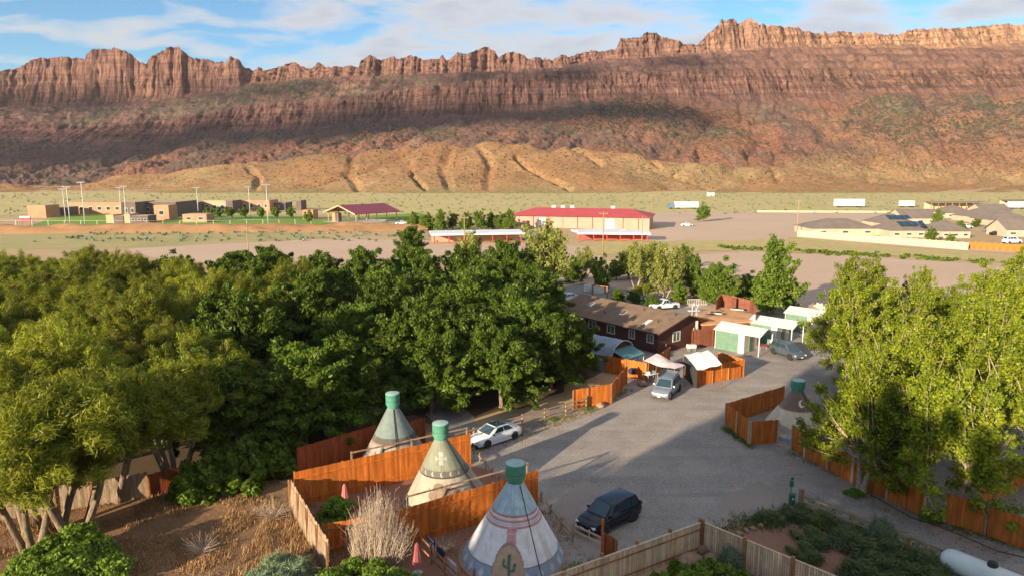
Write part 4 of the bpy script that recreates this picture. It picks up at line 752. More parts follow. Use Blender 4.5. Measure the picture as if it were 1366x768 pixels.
rail_fence((T(476, 611)[0] - .6, T(476, 611)[1] + 1.0), (T(632, 577)[0] - .6, T(632, 577)[1] + 1.0), 2.6, 'single high grey rail on posts along the back of the first orange fence', 1, 5, 'greywood', .12, zs=[2.55])
rail_fence((T(553, 674)[0] - .6, T(553, 674)[1] + 1.1), (T(716, 628)[0] - .6, T(716, 628)[1] + 1.1), 2.65, 'single high pinkish rail on posts along the back of the second orange fence', 1, 6, 'greywood', .12, zs=[2.6])
rail_fence(W2(560, 610), W2(782, 545), 1.25, 'three-rail split fence behind the white sedan along the grove', 3, 2.6)
rail_fence(W2(632, 606), W2(676, 658), .75, 'low rope-linked posts beside the middle tipi pen', 1, 1.6, 'greywood', .08)
rail_fence(W2(722, 668), W2(764, 722), .7, 'low rail with short posts between the near tipi and the navy car', 1, 1.6, 'greywood', .09)
# grey post-and-pipe stop in front of the navy car
def stop(a, b):
    rail_fence(a, b, .75, 'short pale wooden stop rail in front of the navy car', 2, .9, 'paleboard', .07)
stop(W2(768, 712), W2(804, 730))
board_fence(W2(805, 742), W2(823, 752), 1.5, 'redwood', 'short brown board gate beside the near picket fence', 'postwood', every=1.0, name='short_fence')
o = MB().box((0, 0, 1.2), (.14, .14, 2.4)).build('wooden_post', M['orange'], None, None, .01); o.location = W(803, 742); tag(o, 'tall orange-brown wooden post standing at the navy car', 'post')
# picket fence, two runs with proud brown posts
HP = 1.85
board_fence(T(700, 782, HP), T(937, 697, HP), HP, 'paleboard', 'pale picket fence rising to the corner, pinkish run nearest the near tipi', 'postwood', 'picket_fence', .10, .035, 2.5, False, 2, True, pw=.16, post_up=.28)
board_fence(T(937, 697, HP), T(1130, 776, HP), HP, 'paleboard', 'golden picket fence running from the corner post to the lower right', 'postwood', 'picket_fence', .10, .04, 2.5, True, 2, True, pw=.16, post_up=.28)
# low rail along the lane
rail_fence(W2(1070, 675), W2(1300, 768), .95, 'low weathered rail fence along the gravel lane above the shrub bed', 2, 3.0, 'tanrail', .12)
o = MB().box((-.09, 0, .65), (.14, .16, 1.3)).box((.09, 0, .65), (.14, .16, 1.3)).build('post_pair', M['tanrail'], None, None, .015); o.location = W(1068, 676); tag(o, 'thick double wooden post at the start of the low lane rail', 'post')
# corner fence right of the grove
hC = 1.95
board_fence(T(764, 520, hC), T(784, 517, hC), hC, 'orange', 'bright orange board fence behind the right end of the split rail', 'postwood', every=2)
board_fence(T(784, 517, hC), T(816, 512, hC), hC, 'orange', 'orange board fence panel at the corner boulder', 'postwood', every=3)
board_fence(T(816, 512, hC), T(836, 488, hC), hC, 'orange', 'orange-red board fence running back from the corner to the grill', 'postwood', every=2.4)
board_fence(T(808, 474, hC), T(864, 484, hC), hC, 'orange', 'brown-orange board fence in front of the blue canvas cabin', 'postwood', every=2.4)
board_fence(T(864, 484, hC), T(893, 463, hC), hC, 'orange', 'brown board fence from the canvas cabin to the brown house corner', 'postwood', every=2.4)
# shelter box
b0, b1, b2, b3 = T(929, 491, hC), T(993, 479, hC), T(958, 469, hC), T(915, 474, hC)
board_fence(b0, b1, hC, 'orange', 'sunlit orange board fence in front of the white canvas shelter', 'postwood', every=2.4, front=True)
board_fence(b1, b2, hC, 'orange', 'sunlit inner orange board fence behind the white canvas shelter', 'postwood', every=2.4, front=True)
# pen of the lone tipi
hT = 2.0
board_fence(T(969, 538, hT), T(1001, 562, hT), hT, 'orange', 'orange-red board fence on the left side of the lone tipi pen', 'paleboard', every=2.3)
board_fence(T(1001, 562, hT), T(1039, 560, hT), hT, 'orange', 'orange-red board fence on the front of the lone tipi pen', 'paleboard', every=2.5)
board_fence(T(969, 538, hT), T(1047, 515, hT), hT, 'orange', 'orange board fence at the back of the lone tipi pen', 'postwood', every=2.4, front=False)
# long fence on the right side of the lane
pts = [(1058, 566), (1110, 592), (1183, 628), (1225, 652)]
board_fence(T(1058, 566, hT), T(1076, 578, hT), hT, 'orange', 'bright orange board fence right of the gap in the lone tipi pen', 'paleboard', every=2.3)
board_fence(T(1076, 578, hT), T(1140, 610, hT), hT, 'orange', 'orange board fence running under the twin-trunked cottonwood', 'paleboard', every=2.4)
board_fence(T(1140, 610, hT), T(1238, 652, hT), hT, 'orange', 'orange board fence between the two lane cottonwoods', 'paleboard', every=2.4)
board_fence(T(1262, 657, hT), T(1380, 694, hT), hT, 'orange', 'orange board fence right of the V-shaped cottonwood', 'greywood', every=2.4)
board_fence(T(1305, 640, hT), T(1372, 612, hT), hT, 'orange', 'inner orange board fence of the pen at the right edge', 'postwood', every=2.4)
# old fence at the back of the dry field
board_fence(T(-30, 662, 1.9), T(120, 640, 1.9), 1.8, 'greywood', 'brown board fence behind the tamarisk trunks at the left edge', 'postwood', every=2.4, bw=.2, jitter=.05, name='weathered_fence')
board_fence(T(120, 640, 1.9), T(196, 628, 1.9), 1.8, 'greywood', 'brown board fence in shade at the back of the dry field', 'postwood', every=2.4, bw=.2, jitter=.05, name='weathered_fence')
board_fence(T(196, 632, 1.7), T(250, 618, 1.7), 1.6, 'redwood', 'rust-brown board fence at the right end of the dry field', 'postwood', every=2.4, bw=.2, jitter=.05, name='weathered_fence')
# ------------------------------------------------------------------ tipis
def cone_tipi(px, Yd, r, h, label, paint, front, lean=(0, 0), cap_r=.58, cap_h=1.05, dx=None, ropes=(), capm='greencap', ring=True, tone=1.0):
    z = Yd * cp + CAM_H * sp; X = (px - 683) / F * z; t = thing('tipi', label, 'tipi', (X, Yd, 0)); na, nh = 240, 120
    hz = h - cap_h; a = np.linspace(0, 2 * PI, na + 1)[None, :]; k = np.linspace(0, 1, nh)[:, None]; rr = (r * (1 - k) + cap_r * .72 * k) * (1 + .010 * np.abs(np.cos(a * 9)) * (1 - .5 * k) + .014 * (fbm(np.cos(a) * 9 + 20, np.sin(a) * 9 + k * .8, 3) - .5) + .012 * (fbm(np.cos(a) * 3 + 5, np.sin(a) * 3 + k * 4, 3) - .5))
    ph = a - PI / 2 + front; x = rr * np.cos(ph) + lean[0] * k; y = rr * np.sin(ph) + lean[1] * k; zz = k * hz + 0 * a
    ang = (a + PI) % (2 * PI) - PI        # 0 = painted front
    Cc = paint(ang + 0 * k, k + 0 * a, rr * ang)
    Cc = blend(Cc, np.abs(((a * 9 / PI + .5) % 1) - .5) < .012, (.25, .22, .19), .35); Cc = blend(Cc, np.clip((fbm(np.cos(a) * 5 + 30, np.sin(a) * 5 + k * 1.2, 4) - .56) * 6, 0, 1), (.38, .32, .25), .35)
    dirt = np.clip(.06 - k, 0, 1) * 3; Cc = Cc * (1 - .35 * dirt[..., None]) * (.9 + .2 * fbm(np.cos(a) * 4 + 9, np.sin(a) * 4 + k * 6, 4))[..., None]
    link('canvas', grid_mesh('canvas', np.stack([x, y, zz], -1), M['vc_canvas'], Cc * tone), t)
    c = MB().lathe([(cap_r * .78, -.12), (cap_r * .80, 0), (cap_r, .22), (cap_r, cap_h - .1), (cap_r * 1.03, cap_h - .08), (cap_r * 1.03, cap_h)], 28).build('cap', M[capm], t, 40); c.location = (lean[0], lean[1], hz)
    l_ = MB().lathe([(cap_r * .97, 0), (cap_r * .97, .03), (.02, .09)], 28).build('lid', M['captop'], c, 50); l_.location = (0, 0, cap_h + .002)
    for i in range(3):
        s = MB().lathe([(cap_r * 1.012, 0), (cap_r * 1.012, .02)], 28).build('cap_band', M['rope'] if i == 1 else M[capm], c, 40); s.location = (0, 0, .25 + i * .25)
    for (an, k0, k1) in ropes:
        p = []
        for kk in (k0, k1):
            rk = (r * (1 - kk) + cap_r * .72 * kk) + .03; q = an - PI / 2 + front; p.append(Vector((rk * math.cos(q) + lean[0] * kk, rk * math.sin(q) + lean[1] * kk, kk * hz)))
        MB().tube(p[0], p[1], .028, .022, 6).build('rope', M['rope'], t, 0)
    if ring: MB().lathe([(r + .02, -.02), (r + .16, 0), (r + .16, .08), (r + .02, .1)], 48).build('base_kerb', M['greywood'], t, 30)
    for i in range(12):
        an = 2 * PI * i / 12; o = MB().tube((0, 0, -.05), (0, 0, .22), .025, .02, 5).build('stake', M['postwood'], t); o.location = ((r + .3) * math.cos(an), (r + .3) * math.sin(an), 0)
    return t
def blend(C, m, c, a=1.0):
    m = np.clip(m, 0, 1)[..., None] * a; return C * (1 - m) + np.array(c) * m
def ell(u, v, cu, cv, ru, rv): return (((u - cu) / ru) ** 2 + ((v - cv) / rv) ** 2 < 1).astype(float)
def seg(u, v, a, b, w):
    d = (b[0] - a[0], b[1] - a[1]); t = np.clip(((u - a[0]) * d[0] + (v - a[1]) * d[1]) / (d[0] ** 2 + d[1] ** 2), 0, 1); return (np.hypot(u - a[0] - t * d[0], v - a[1] - t * d[1]) < w).astype(float)
def buffalo(C, u, v, cu, cv, s, c, flip=1):
    U = (u - cu) * flip / s; V = (v - cv) / s
    for e in ((0, .62, .75, .38), (-.45, .72, .45, .48), (-.95, .45, .27, .25), (.55, .58, .35, .30)): C = blend(C, ell(U, V, *e), c)
    for x in (-.6, -.35, .45, .68): C = blend(C, seg(U, V, (x, .4), (x + .02, -.12), .09), c)
    C = blend(C, seg(U, V, (-1.0, .65), (-1.12, .85), .05), c); C = blend(C, seg(U, V, (.85, .7), (1.05, .4), .04), c); return C
def paint_near(a, k, u):
    v = k * 4.75; C = np.zeros(a.shape + (3,)) + np.array((.74, .71, .69))
    C = blend(C, ((k > .66)), (.34, .46, .52)); C = blend(C, (k > .66) & (fbm(a * 9, k * 14, 3) > .55), (.44, .55, .58))
    for k0, w, c in ((.665, .014, (.42, .12, .10)), (.635, .010, (.62, .45, .38)), (.61, .012, (.40, .13, .11)), (.585, .010, (.50, .30, .34)), (.555, .014, (.42, .13, .11))): C = blend(C, np.abs(k - k0) < w, c, .8)
    col_ = (np.abs(u + .05) < .27) & (k < .56) & (k > .36); C = blend(C, col_, (.50, .20, .19), .85); C = blend(C, col_ & (np.abs(((v * 4) % 1) - .5) < .12), (.62, .42, .38), .8)
    arch = ((u + .15) / .95) ** 2 + ((v + .2) / 2.05) ** 2; C = blend(C, (arch < 1.12) & (arch > 1), (.34, .20, .15)); C = blend(C, arch < 1, (.46, .32, .21))
    for e in (((-.10, .2), (-.10, 1.35), .10), ((-.10, .8), (-.42, .9), .07), ((-.42, .9), (-.42, 1.15), .07), ((-.10, .65), (.2, .72), .07), ((.2, .72), (.2, 1.0), .07)): C = blend(C, seg(u, v, *e), (.09, .15, .10))
    sk = (k < .155) & (arch > 1.12); C = blend(C, sk, (.28, .34, .42)); C = blend(C, (np.abs(k - .158) < .006) & (arch > 1.12), (.10, .12, .15))
    n = np.round(a / (2 * PI / 20)); ua = (a - n * 2 * PI / 20) * 3.0; C = blend(C, ((ua / .17) ** 2 + ((v - .36) / .2) ** 2 < 1) & (arch > 1.2), (.52, .55, .58))
    for x, y, s_ in ((-1.3, 2.1, .20), (-1.6, 1.5, .16), (-1.25, 1.55, .1), (.85, 2.1, .22), (.95, 1.6, .12)): C = blend(C, ell(u, v, x, y, s_ * .6, s_ * 1.5), (.56, .50, .42), .5)
    return C
def paint_mid(a, k, u):
    v = k * 4.6; C = np.zeros(a.shape + (3,)) + np.array((.60, .51, .39)); C = blend(C, k > .52, (.36, .37, .27)); C = blend(C, (k > .52) & (k < .60), (.22, .20, .17)); C = blend(C, np.abs(k - .515) < .008, (.10, .09, .08))
    for i in range(-6, 7):
        c = i * .62; m = ell(u, v, c, 2.58, .11, .13) * (1 - ell(u, v, c + .07, 2.60, .08, .10)); C = blend(C, m, (.62, .58, .48))
    for s in (((0, 3.15), (0, 3.85), .05), ((-.33, 3.5), (.33, 3.5), .05), ((-.1, 3.62), (-.1, 3.84), .04), ((.1, 3.62), (.1, 3.84), .04), ((-.1, 3.15), (-.1, 3.38), .04), ((.1, 3.15), (.1, 3.38), .04), ((-.33, 3.4), (-.33, 3.6), .04), ((.33, 3.4), (.33, 3.6), .04)): C = blend(C, seg(u, v, *s), (.62, .62, .52))
    C = buffalo(C, u, v, .25, .85, 1.05, (.36, .25, .18)); C = blend(C, ell(u, v, -.05, 1.5, .5, .2), (.42, .30, .20), .8)
    C = blend(C, k < .06, (.18, .20, .20)); return C
def paint_rear(a, k, u):
    v = k * 4.4; C = np.zeros(a.shape + (3,)) + np.array((.50, .43, .37)); C = blend(C, k > .55, (.27, .34, .32)); C = blend(C, (np.abs(k - .50) < .05), (.16, .15, .13)); C = blend(C, np.abs(k - .44) < .014, (.46, .30, .22)); C = blend(C, (np.abs(k - .30) < .02), (.50, .33, .24), .7); C = blend(C, (np.abs(k - .2) < .015), (.46, .31, .24), .6)
    for cx in (.35, 1.5, -1.4): 
        C = blend(C, seg(u, v, (cx, .2), (cx, 1.5), .05), (.08, .08, .07))
        for dx_ in (-.4, -.2, .2, .4): C = blend(C, seg(u, v, (cx, .5), (cx + dx_ * 1.2, .85 - abs(dx_) * .4), .04), (.09, .09, .08))
    C = blend(C, ell(u, v, -.7, 1.25, .26, .65), (.14, .17, .17)); C = blend(C, k < .05, (.16, .18, .18)); return C
def paint_lone(a, k, u):
    v = k * 4.5; C = np.zeros(a.shape + (3,)) + np.array((.66, .55, .38)); C = blend(C, k > .62, (.20, .13, .09)); C = blend(C, (k > .60) & (k < .63), (.40, .20, .10))
    m = ell(u, v, .25, 3.45, .27, .32) * (1 - ell(u, v, .36, 3.5, .20, .24)); C = blend(C, m, (.70, .68, .60))
    C = buffalo(C, u, v, -1.35, .55, .85, (.36, .29, .22)); C = blend(C, k < .2, (.33, .33, .33), .6); C = blend(C, k < .1, (.16, .20, .26)); C = blend(C, ell(u, v, .1, .25, .3, .2), (.6, .6, .6)); return C
cone_tipi(684, 37.9, 3.05, 5.8, 'near white tipi with red bands, blue top and an arched brown door painting', paint_near, -.05, (.15, 0), ropes=((.62, .0, .98),), tone=1.08)
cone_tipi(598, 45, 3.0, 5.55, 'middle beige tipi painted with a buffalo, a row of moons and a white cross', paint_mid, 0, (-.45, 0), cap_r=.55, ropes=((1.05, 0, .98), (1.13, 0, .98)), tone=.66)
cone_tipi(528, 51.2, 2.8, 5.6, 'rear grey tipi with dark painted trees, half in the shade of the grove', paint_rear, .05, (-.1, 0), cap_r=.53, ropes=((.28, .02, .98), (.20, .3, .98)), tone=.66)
cone_tipi(1060, 57.4, 3.0, 4.7, 'lone tan tipi with a dark brown top and crescent moon in the right-hand pen', paint_lone, -.25, (0, 0), cap_r=.58, cap_h=.85, ropes=((.8, .3, .98),), tone=1.05)
# ------------------------------------------------------------------ cars
def car(label, loc, ang, L, Wd, H, paint, kind='suv', rim='rim', hatch=False, group=None, rails=False, name='parked_car', roofm=None):
    t = thing(name, label, 'car' if name == 'parked_car' else 'pickup', loc, ang, group); hw = Wd / 2; pm = M[paint]
    suv = kind != 'sedan'; zb = .24 if suv else .17; belt = H * (.60 if suv else .63); wr = .37 if suv else .325; fx = L * .5 - L * .185; rx = -L * .5 + L * .19
    if kind == 'suv': st = [(-.5, .84, .50 * H, .30), (-.495, .92, .57 * H, .05), (-.46, .98, belt, 0), (-.3, 1, belt, 0), (0, 1, belt - .01, 0), (.18, 1, belt - .03, 0), (.26, .99, belt - .05, 0), (.36, .97, belt - .10, 0), (.44, .93, belt - .17, 0), (.485, .85, belt - .30, .02), (.5, .74, belt - .38, .12)]
    elif kind == 'truck': st = [(-.5, .95, belt - .1, .15), (-.49, .98, belt - .05, 0), (-.1, 1, belt - .05, 0), (0, 1, belt, 0), (.2, 1, belt - .02, 0), (.3, .99, belt - .06, 0), (.42, .96, belt - .10, 0), (.48, .92, belt - .2, 0), (.5, .85, belt - .35, .1)]
    else: st = [(-.5, .80, .52 * H, .22), (-.49, .90, .60 * H, .06), (-.45, .95, .655 * H, 0), (-.36, .98, .665 * H, 0), (-.2, 1, belt, 0), (.1, 1, belt - .02, 0), (.22, .99, belt - .05, 0), (.34, .97, belt - .11, 0), (.43, .93, belt - .18, 0), (.48, .85, belt - .27, .02), (.5, .72, belt - .36, .1)]
    vs = []; fs = []
    for x, w, zt, lift in st:
        X = x * L; w *= hw; z0 = zb + lift
        half = [(0, z0), (w * .88, z0), (w * .97, z0 + .10), (w, (z0 + zt) * .5), (w * .985, zt - .14), (w * .93, zt - .035), (w * .80, zt), (0, zt + .025)]
        ring = half + [(-y, z) for y, z in half[-2:0:-1]]; vs += [(X, y, z) for y, z in ring]
    n = len(vs) // len(st)
    for s in range(len(st) - 1): fs += [(s * n + i, (s + 1) * n + i, (s + 1) * n + (i + 1) % n, s * n + (i + 1) % n) for i in range(n)]
    fs += [tuple(range(n)), tuple((len(st) - 1) * n + i for i in range(n - 1, -1, -1))]
    MB().add(vs, fs).build('body', pm, t, 38)
    # cabin
    if kind == 'suv': xs_ = (-.475 * L, -.40 * L, .10 * L, .27 * L)
    elif kind == 'truck': xs_ = (-.10 * L, -.07 * L, .10 * L, .22 * L)
    else: xs_ = (-.37 * L, -.19 * L, .08 * L, .27 * L)
    wb, wt = hw * .93, hw * .74; z0, z1 = belt - .03, H - .02
    if kind == 'sedan': z0 = .655 * H - .02
    b = [(xs_[0], -wb, z0), (xs_[3], -wb, z0), (xs_[3], wb, z0), (xs_[0], wb, z0), (xs_[1], -wt, z1), (xs_[2], -wt, z1 - .015), (xs_[2], wt, z1 - .015), (xs_[1], wt, z1)]
    mx_ = (xs_[1] + xs_[2]) / 2; b += [(mx_, -wt, z1 + .02), (mx_, wt, z1 + .02), (mx_, -wb, z0), (mx_, wb, z0)]
    MB().add(b, ((0, 10, 8, 4), (10, 1, 5, 8), (1, 2, 6, 5), (2, 11, 9, 6), (11, 3, 7, 9), (3, 0, 4, 7), (4, 8, 9, 7), (8, 5, 6, 9))).build('cabin', pm, t, 30, .05)
    def panel(nm, q, m, u0=.0, u1=1, v0=0, v1=1, off=.022, par=t):
        q = [Vector(p) for p in q]; f = lambda u, v: q[0].lerp(q[1], u).lerp(q[3].lerp(q[2], u), v); p = [f(u0, v0), f(u1, v0), f(u1, v1), f(u0, v1)]
        nn = (p[1] - p[0]).cross(p[3] - p[0]).normalized(); return MB().quad(*[x + nn * off for x in p], th=.03).build(nm, m, par)
    g = M['carglass']; B_ = [Vector(p) for p in b]
    panel('windscreen', (B_[1], B_[2], B_[6], B_[5]), g, .07, .93, .08, .93)
    if not hatch: panel('rear_window', (B_[3], B_[0], B_[4], B_[7]), g, .1, .9, .22 if suv else .1, .9)
    for s in (0, 1):
        q = (B_[0], B_[1], B_[5], B_[4]) if s == 0 else (B_[2], B_[3], B_[7], B_[6])
        cuts = ((.06, .26), (.29, .56), (.59, .88)) if kind == 'suv' else (((.10, .44), (.48, .86)) if kind == 'sedan' else ((.08, .45), (.5, .85)))
        for u0, u1 in cuts:
            if s: u0, u1 = 1 - u1, 1 - u0
            panel('side_window', q, g, u0, u1, .16, .88)
    if roofm: 
        MB().quad(*[Vector(p) + Vector((0, 0, .035)) for p in ((xs_[1] + .1, -wt * .85, z1), (xs_[2] - .05, -wt * .85, z1), (xs_[2] - .05, wt * .85, z1), (xs_[1] + .1, wt * .85, z1))], th=.03).build('roof_glass', g, t)
    if rails:
        for s in (-1, 1): MB().tube((xs_[1] + .1, s * wt * .9, z1 + .07), (xs_[2] - .1, s * wt * .9, z1 + .07), .022, .022, 6).build('roof_rail', M['blacktrim'], t, 0)
    # wheels
    tm = MB().lathe([(wr * .62, -.11), (wr * .95, -.115), (wr, -.08), (wr, .08), (wr * .95, .115), (wr * .62, .11)], 26).mesh('wheel', M['tyre'], 40)
    rm = MB(); rm.lathe([(wr * .63, -.1), (wr * .63, .085), (wr * .56, .10), (wr * .54, .07), (.03, .055)], 20)
    for i in range(5):
        a = 2 * PI * i / 5; rm.box((math.cos(a) * wr * .33, math.sin(a) * wr * .33, .085), (wr * .52, .055, .03), a)
    rm = rm.mesh('rim', M[rim], 40); am = MB().lathe([(wr * 1.17, -.05), (wr * 1.17, .02), (wr * 1.02, .03), (.02, .03)], 28).mesh('wheel_arch', M['blacktrim'], 40)
    for X in (fx, rx):
        for s in (-1, 1):
            a_ = link('wheel_arch', am, t); a_.location = (X, s * (hw - .005), wr + .02); a_.rotation_euler = (R(-90) * s, 0, 0)
            w_ = link('wheel', tm, t); w_.location = (X, s * (hw - .07), wr); w_.rotation_euler = (R(-90) * s, 0, 0); r_ = link('rim', rm, w_)
    zt = st[-3][2]
    for s in (-1, 1):
        o = MB().box((0, 0, 0), (.20, .42, .13)).build('headlight', M['lamp'], t, None, .03); o.location = (L * .475, s * hw * .66, belt - .36 if suv else belt - .33); o.rotation_euler = (0, .2, -s * .35)
        o = MB().box((0, 0, 0), (.14, .36 if not suv else .26, .14 if not suv else .26)).build('tail_light', M['tail'], t, None, .03); o.location = (-L * .487, s * hw * .78, .57 * H if not suv else .60 * H); o.rotation_euler = (0, 0, s * .25)
        o = MB().box((0, 0, 0), (.14, .20, .14)).build('mirror', M['blacktrim'] if paint == 'carwhite' else pm, t, None, .03); o.location = (L * .19, s * (hw * .93 + .12), belt + .08)
        MB().box((0, s * (hw + .004), zb + .08), (L * .55, .03, .12)).build('sill', M['blacktrim'] if suv else pm, t)
        for hx_ in (-.02, -.22): o = MB().box((hx_ * L, s * (hw + .006), belt - .14), (.2, .03, .03)).build('door_handle', pm, t)
    MB().box((L * .488, 0, belt - .42), (.06, Wd * .46, .18)).build('grille', M['blacktrim'], t, None, .02)
    MB().box((L * .498, 0, zb + .1), (.08, Wd * .72, .14)).build('front_bumper', M['blacktrim'], t, None, .03)
    MB().box((L * .545, 0, zb + .27), (.02, .34, .15)).build('licence_plate', M['plate'], t)
    if suv: MB().box((-L * .497, 0, zb + .14), (.1, Wd * .8, .22)).build('rear_bumper', M['blacktrim'], t, None, .03)
    if hatch:
        a_, b_ = Vector((xs_[1] - .02, 0, z1 + .03)), Vector((xs_[1] - 1.05, 0, z1 + .30)); hm = MB(); w = wt * .98
        k = hm.quad((a_.x, -w, a_.z), (b_.x, -w, b_.z), (b_.x, w, b_.z), (a_.x, w, a_.z), th=-.06).build('tailgate', pm, t)
        MB().quad((a_.x - .15, -w * .8, a_.z + .06 + .04), (b_.x + .3, -w * .8, b_.z - .08 + .03), (b_.x + .3, w * .8, b_.z - .08 + .03), (a_.x - .15, w * .8, a_.z + .06 + .04), th=.02).build('rear_window', g, k)
        MB().box((-L * .485, 0, belt + .05), (.02, wb * 1.5, .5)).build('boot_opening', M['blacktrim'], t)
    return t
def ang(px0, py0, px1, py1): a = W(px0, py0); b = W(px1, py1); return math.atan2(b.y - a.y, b.x - a.x)
def carp(label, px, py, an, *a, **k): return car(label, W(px, py), an, *a, **k)
carp('dark navy crossover parked nose-in at the stop rail on the gravel lot', 812, 697, ang(842, 682, 782, 711), 4.55, 1.86, 1.68, 'carblue', 'suv', rails=False)
carp('white sedan with dark glass roof parked against the split rail fence', 660, 587, ang(690, 577, 632, 596), 4.7, 1.82, 1.46, 'carwhite', 'sedan', 'darkrim', roofm=True)
carp('silver-blue utility vehicle with its tailgate raised beside the pink canopy', 889, 525, ang(899, 512, 877, 533), 4.9, 1.9, 1.78, 'carsilver', 'suv', hatch=True, rails=True)
carp('slate-coloured off-roader parked between the first two white carports', 1050, 475, ang(1033, 466, 1066, 478), 4.7, 1.85, 1.75, 'carslate', 'suv', rails=True)
carp('white pickup parked behind the ridge of the long brown roof', 886, 412, R(200), 4.8, 1.85, 1.7, 'carwhite', 'truck', name='pickup_truck')
carp('white car at the left end of the long brown roof', 757, 402, R(200), 4.5, 1.8, 1.5, 'carwhite', 'sedan')
# ------------------------------------------------------------------ things about the camp
def canopy(px, py, label):
    t = thing('sun_canopy', label, 'canopy', W(px, py)); n = 14; Pm = np.zeros((n, n, 3)); c = [W(858, 481, 2.4), W(876, 471, 3.0), W(914, 487, 2.4), W(900, 492, 2.3)]; o_ = W(px, py)
    for i in range(n):
        for j in range(n):
            u, v = i / (n - 1), j / (n - 1); p = c[0].lerp(c[1], u).lerp(c[3].lerp(c[2], u), v) - o_; p.z += .25 * math.sin(PI * u) * math.sin(PI * v) - .10 * math.sin(PI * v) + .05 * math.sin(9 * v); Pm[i, j] = p
    link('cloth', grid_mesh('cloth', Pm, M['pinkcloth']), t)
    for k in c: q = k - o_; MB().tube((q.x, q.y, 0), (q.x, q.y, q.z), .035, .03, 8).build('pole', M['postwood'], t, 0)
canopy(889, 508, 'pale pink cloth canopy on poles over the camp table')
def table(loc, rz, label, m='whitecloth'):
    t = thing('camp_table', label, 'table', loc, rz); MB().box((0, 0, .74), (1.6, .75, .04)).build('tabletop', M[m], t, None, .01)
    for x in (-.7, .7):
        for y in (-.3, .3): MB().tube((x, y, 0), (x, y, .72), .02, .02, 6).build('leg', M['galv'], t, 0)
    return t
table(W(868, 507), .6, 'pale camp table under the pink canopy, left of the silver vehicle')
for px, py, m, lb in ((871, 505, 'whitecloth', 'small white box on the camp table'), (866, 508, 'teal', 'teal storage box on the camp table')):
    p = W(px, py); q = MB().box((0, 0, .15), (.4, .3, .28)).build('storage_box', M[m], None, None, .02); q.location = (W(868, 507).x + (.35 if m == 'teal' else -.35), W(868, 507).y + (.2 if m == 'teal' else -.2), .762); tag(q, lb, 'box')
def boulder(px, py, s, label, seed, group=None):
    bm = bmesh.new(); bmesh.ops.create_icosphere(bm, subdivisions=3, radius=1)
    for v in bm.verts: k = 1 + (float(fbm(v.co.x * 1.3 + seed, v.co.y * 1.3 + v.co.z * 1.1, 3)) - .5) * .9; v.co *= k; v.co.z *= .72
    me = bpy.data.meshes.new('boulder'); bm.to_mesh(me); bm.free(); me.materials.append(M['rock']); me.shade_smooth(); o = link('boulder', me); o.location = W(px, py) + Vector((0, 0, s * .35)); o.scale = (s, s, s); o.rotation_euler = (0, 0, seed); tag(o, label, 'boulder', group)
boulder(801, 542, .42, 'orange boulder at the foot of the corner fence panel', 1); boulder(857, 514, .5, 'pale boulder left of the silver vehicle', 2)
boulder(920, 757, .75, 'largest sandstone boulder in the picket fence corner', 3); boulder(948, 750, .5, 'brown boulder right of the largest one in the picket corner', 4); boulder(938, 732, .65, 'grey-brown boulder against the picket corner post', 5); boulder(903, 748, .35, 'small stone left of the largest boulder in the picket corner', 6)
for i, (px, py) in enumerate(((987, 713), (996, 709), (1004, 706), (1014, 702), (1030, 683))): boulder(px, py, .22, 'small grey stone edging the red dirt bed, %s from the left' % ('first', 'second', 'third', 'fourth', 'fifth')[i], 10 + i, 'stones edging the red dirt bed')
def grill(px, py):
    t = thing('barbecue_grill', 'dark-covered barbecue grill standing at the board fence corner', 'grill', W(px, py), .4); MB().lathe([(.3, .75), (.42, .85), (.46, 1.05), (.40, 1.25), (.2, 1.38), (.03, 1.42)], 16).build('hood', M['navy'], t, 50)
    for x in (-.25, .25):
        for y in (-.2, .2): MB().tube((x, y, 0), (x * .9, y * .9, .8), .025, .025, 6).build('leg', M['blacktrim'], t, 0)
    MB().box((0, 0, .3), (.55, .45, .03)).build('shelf', M['redwood'], t)
grill(843, 507)
def umbrella(px, py, h, label, m='umb'):
    t = thing('closed_umbrella', label, 'umbrella', W(px, py)); MB().tube((0, 0, 0), (0, 0, h), .025, .02, 8).build('pole', M['galv'], t, 0)
    vs = []; n = 16; pr = [(.05, h), (.10, h - .15), (.17, h - .7), (.24, h - 1.25), (.2, h - 1.3)]
    for r_, z in pr: vs += [(r_ * (1 + .18 * (i % 2)) * math.cos(2 * PI * i / n), r_ * (1 + .18 * (i % 2)) * math.sin(2 * PI * i / n), z) for i in range(n)]
    MB().add(vs, [(j * n + i, (j + 1) * n + i, (j + 1) * n + (i + 1) % n, j * n + (i + 1) % n) for j in range(4) for i in range(n)]).build('folded_cloth', M[m], t)
    MB().lathe([(.3, 0), (.3, .08), (.05, .12)], 14).build('base', M['galv'], t, 40)
umbrella(461, 687, 2.2, 'closed pink umbrella against the orange fence of the middle pen'); umbrella(1206, 560, 2.9, 'closed red umbrella showing between the right-hand cottonwoods'); umbrella(557, 765, 1.9, 'closed pink umbrella left of the near tipi behind the dead shrub', 'umb')
def dog_station(px, py):
    t = thing('waste_bag_station', 'green pet waste bag station with a bin beside the double post', 'sign', W(px, py)); MB().tube((0, 0, 0), (0, 0, 1.9), .03, .03, 8).build('pole', M['green'], t, 0)
    MB().box((-.02, -.06, 1.45), (.26, .09, .42)).build('bag_dispenser', M['green'], t, None, .02); MB().box((0, -.08, 1.83), (.2, .02, .2)).build('sign_plate', M['green'], t)
    b = MB().lathe([(.17, .12), (.2, .14), (.21, .75), (.18, .78)], 16, (0, -.24, 0)).build('bin', M['green'], t, 40); MB().box((0, -.452, .55), (.14, .01, .12)).build('sticker', M['white'], b)
    MB().lathe([(.22, .78), (.22, .82), (.04, .88)], 16, (0, -.24, 0)).build('bin_lid', M['green'], b, 40)
dog_station(1054, 671)
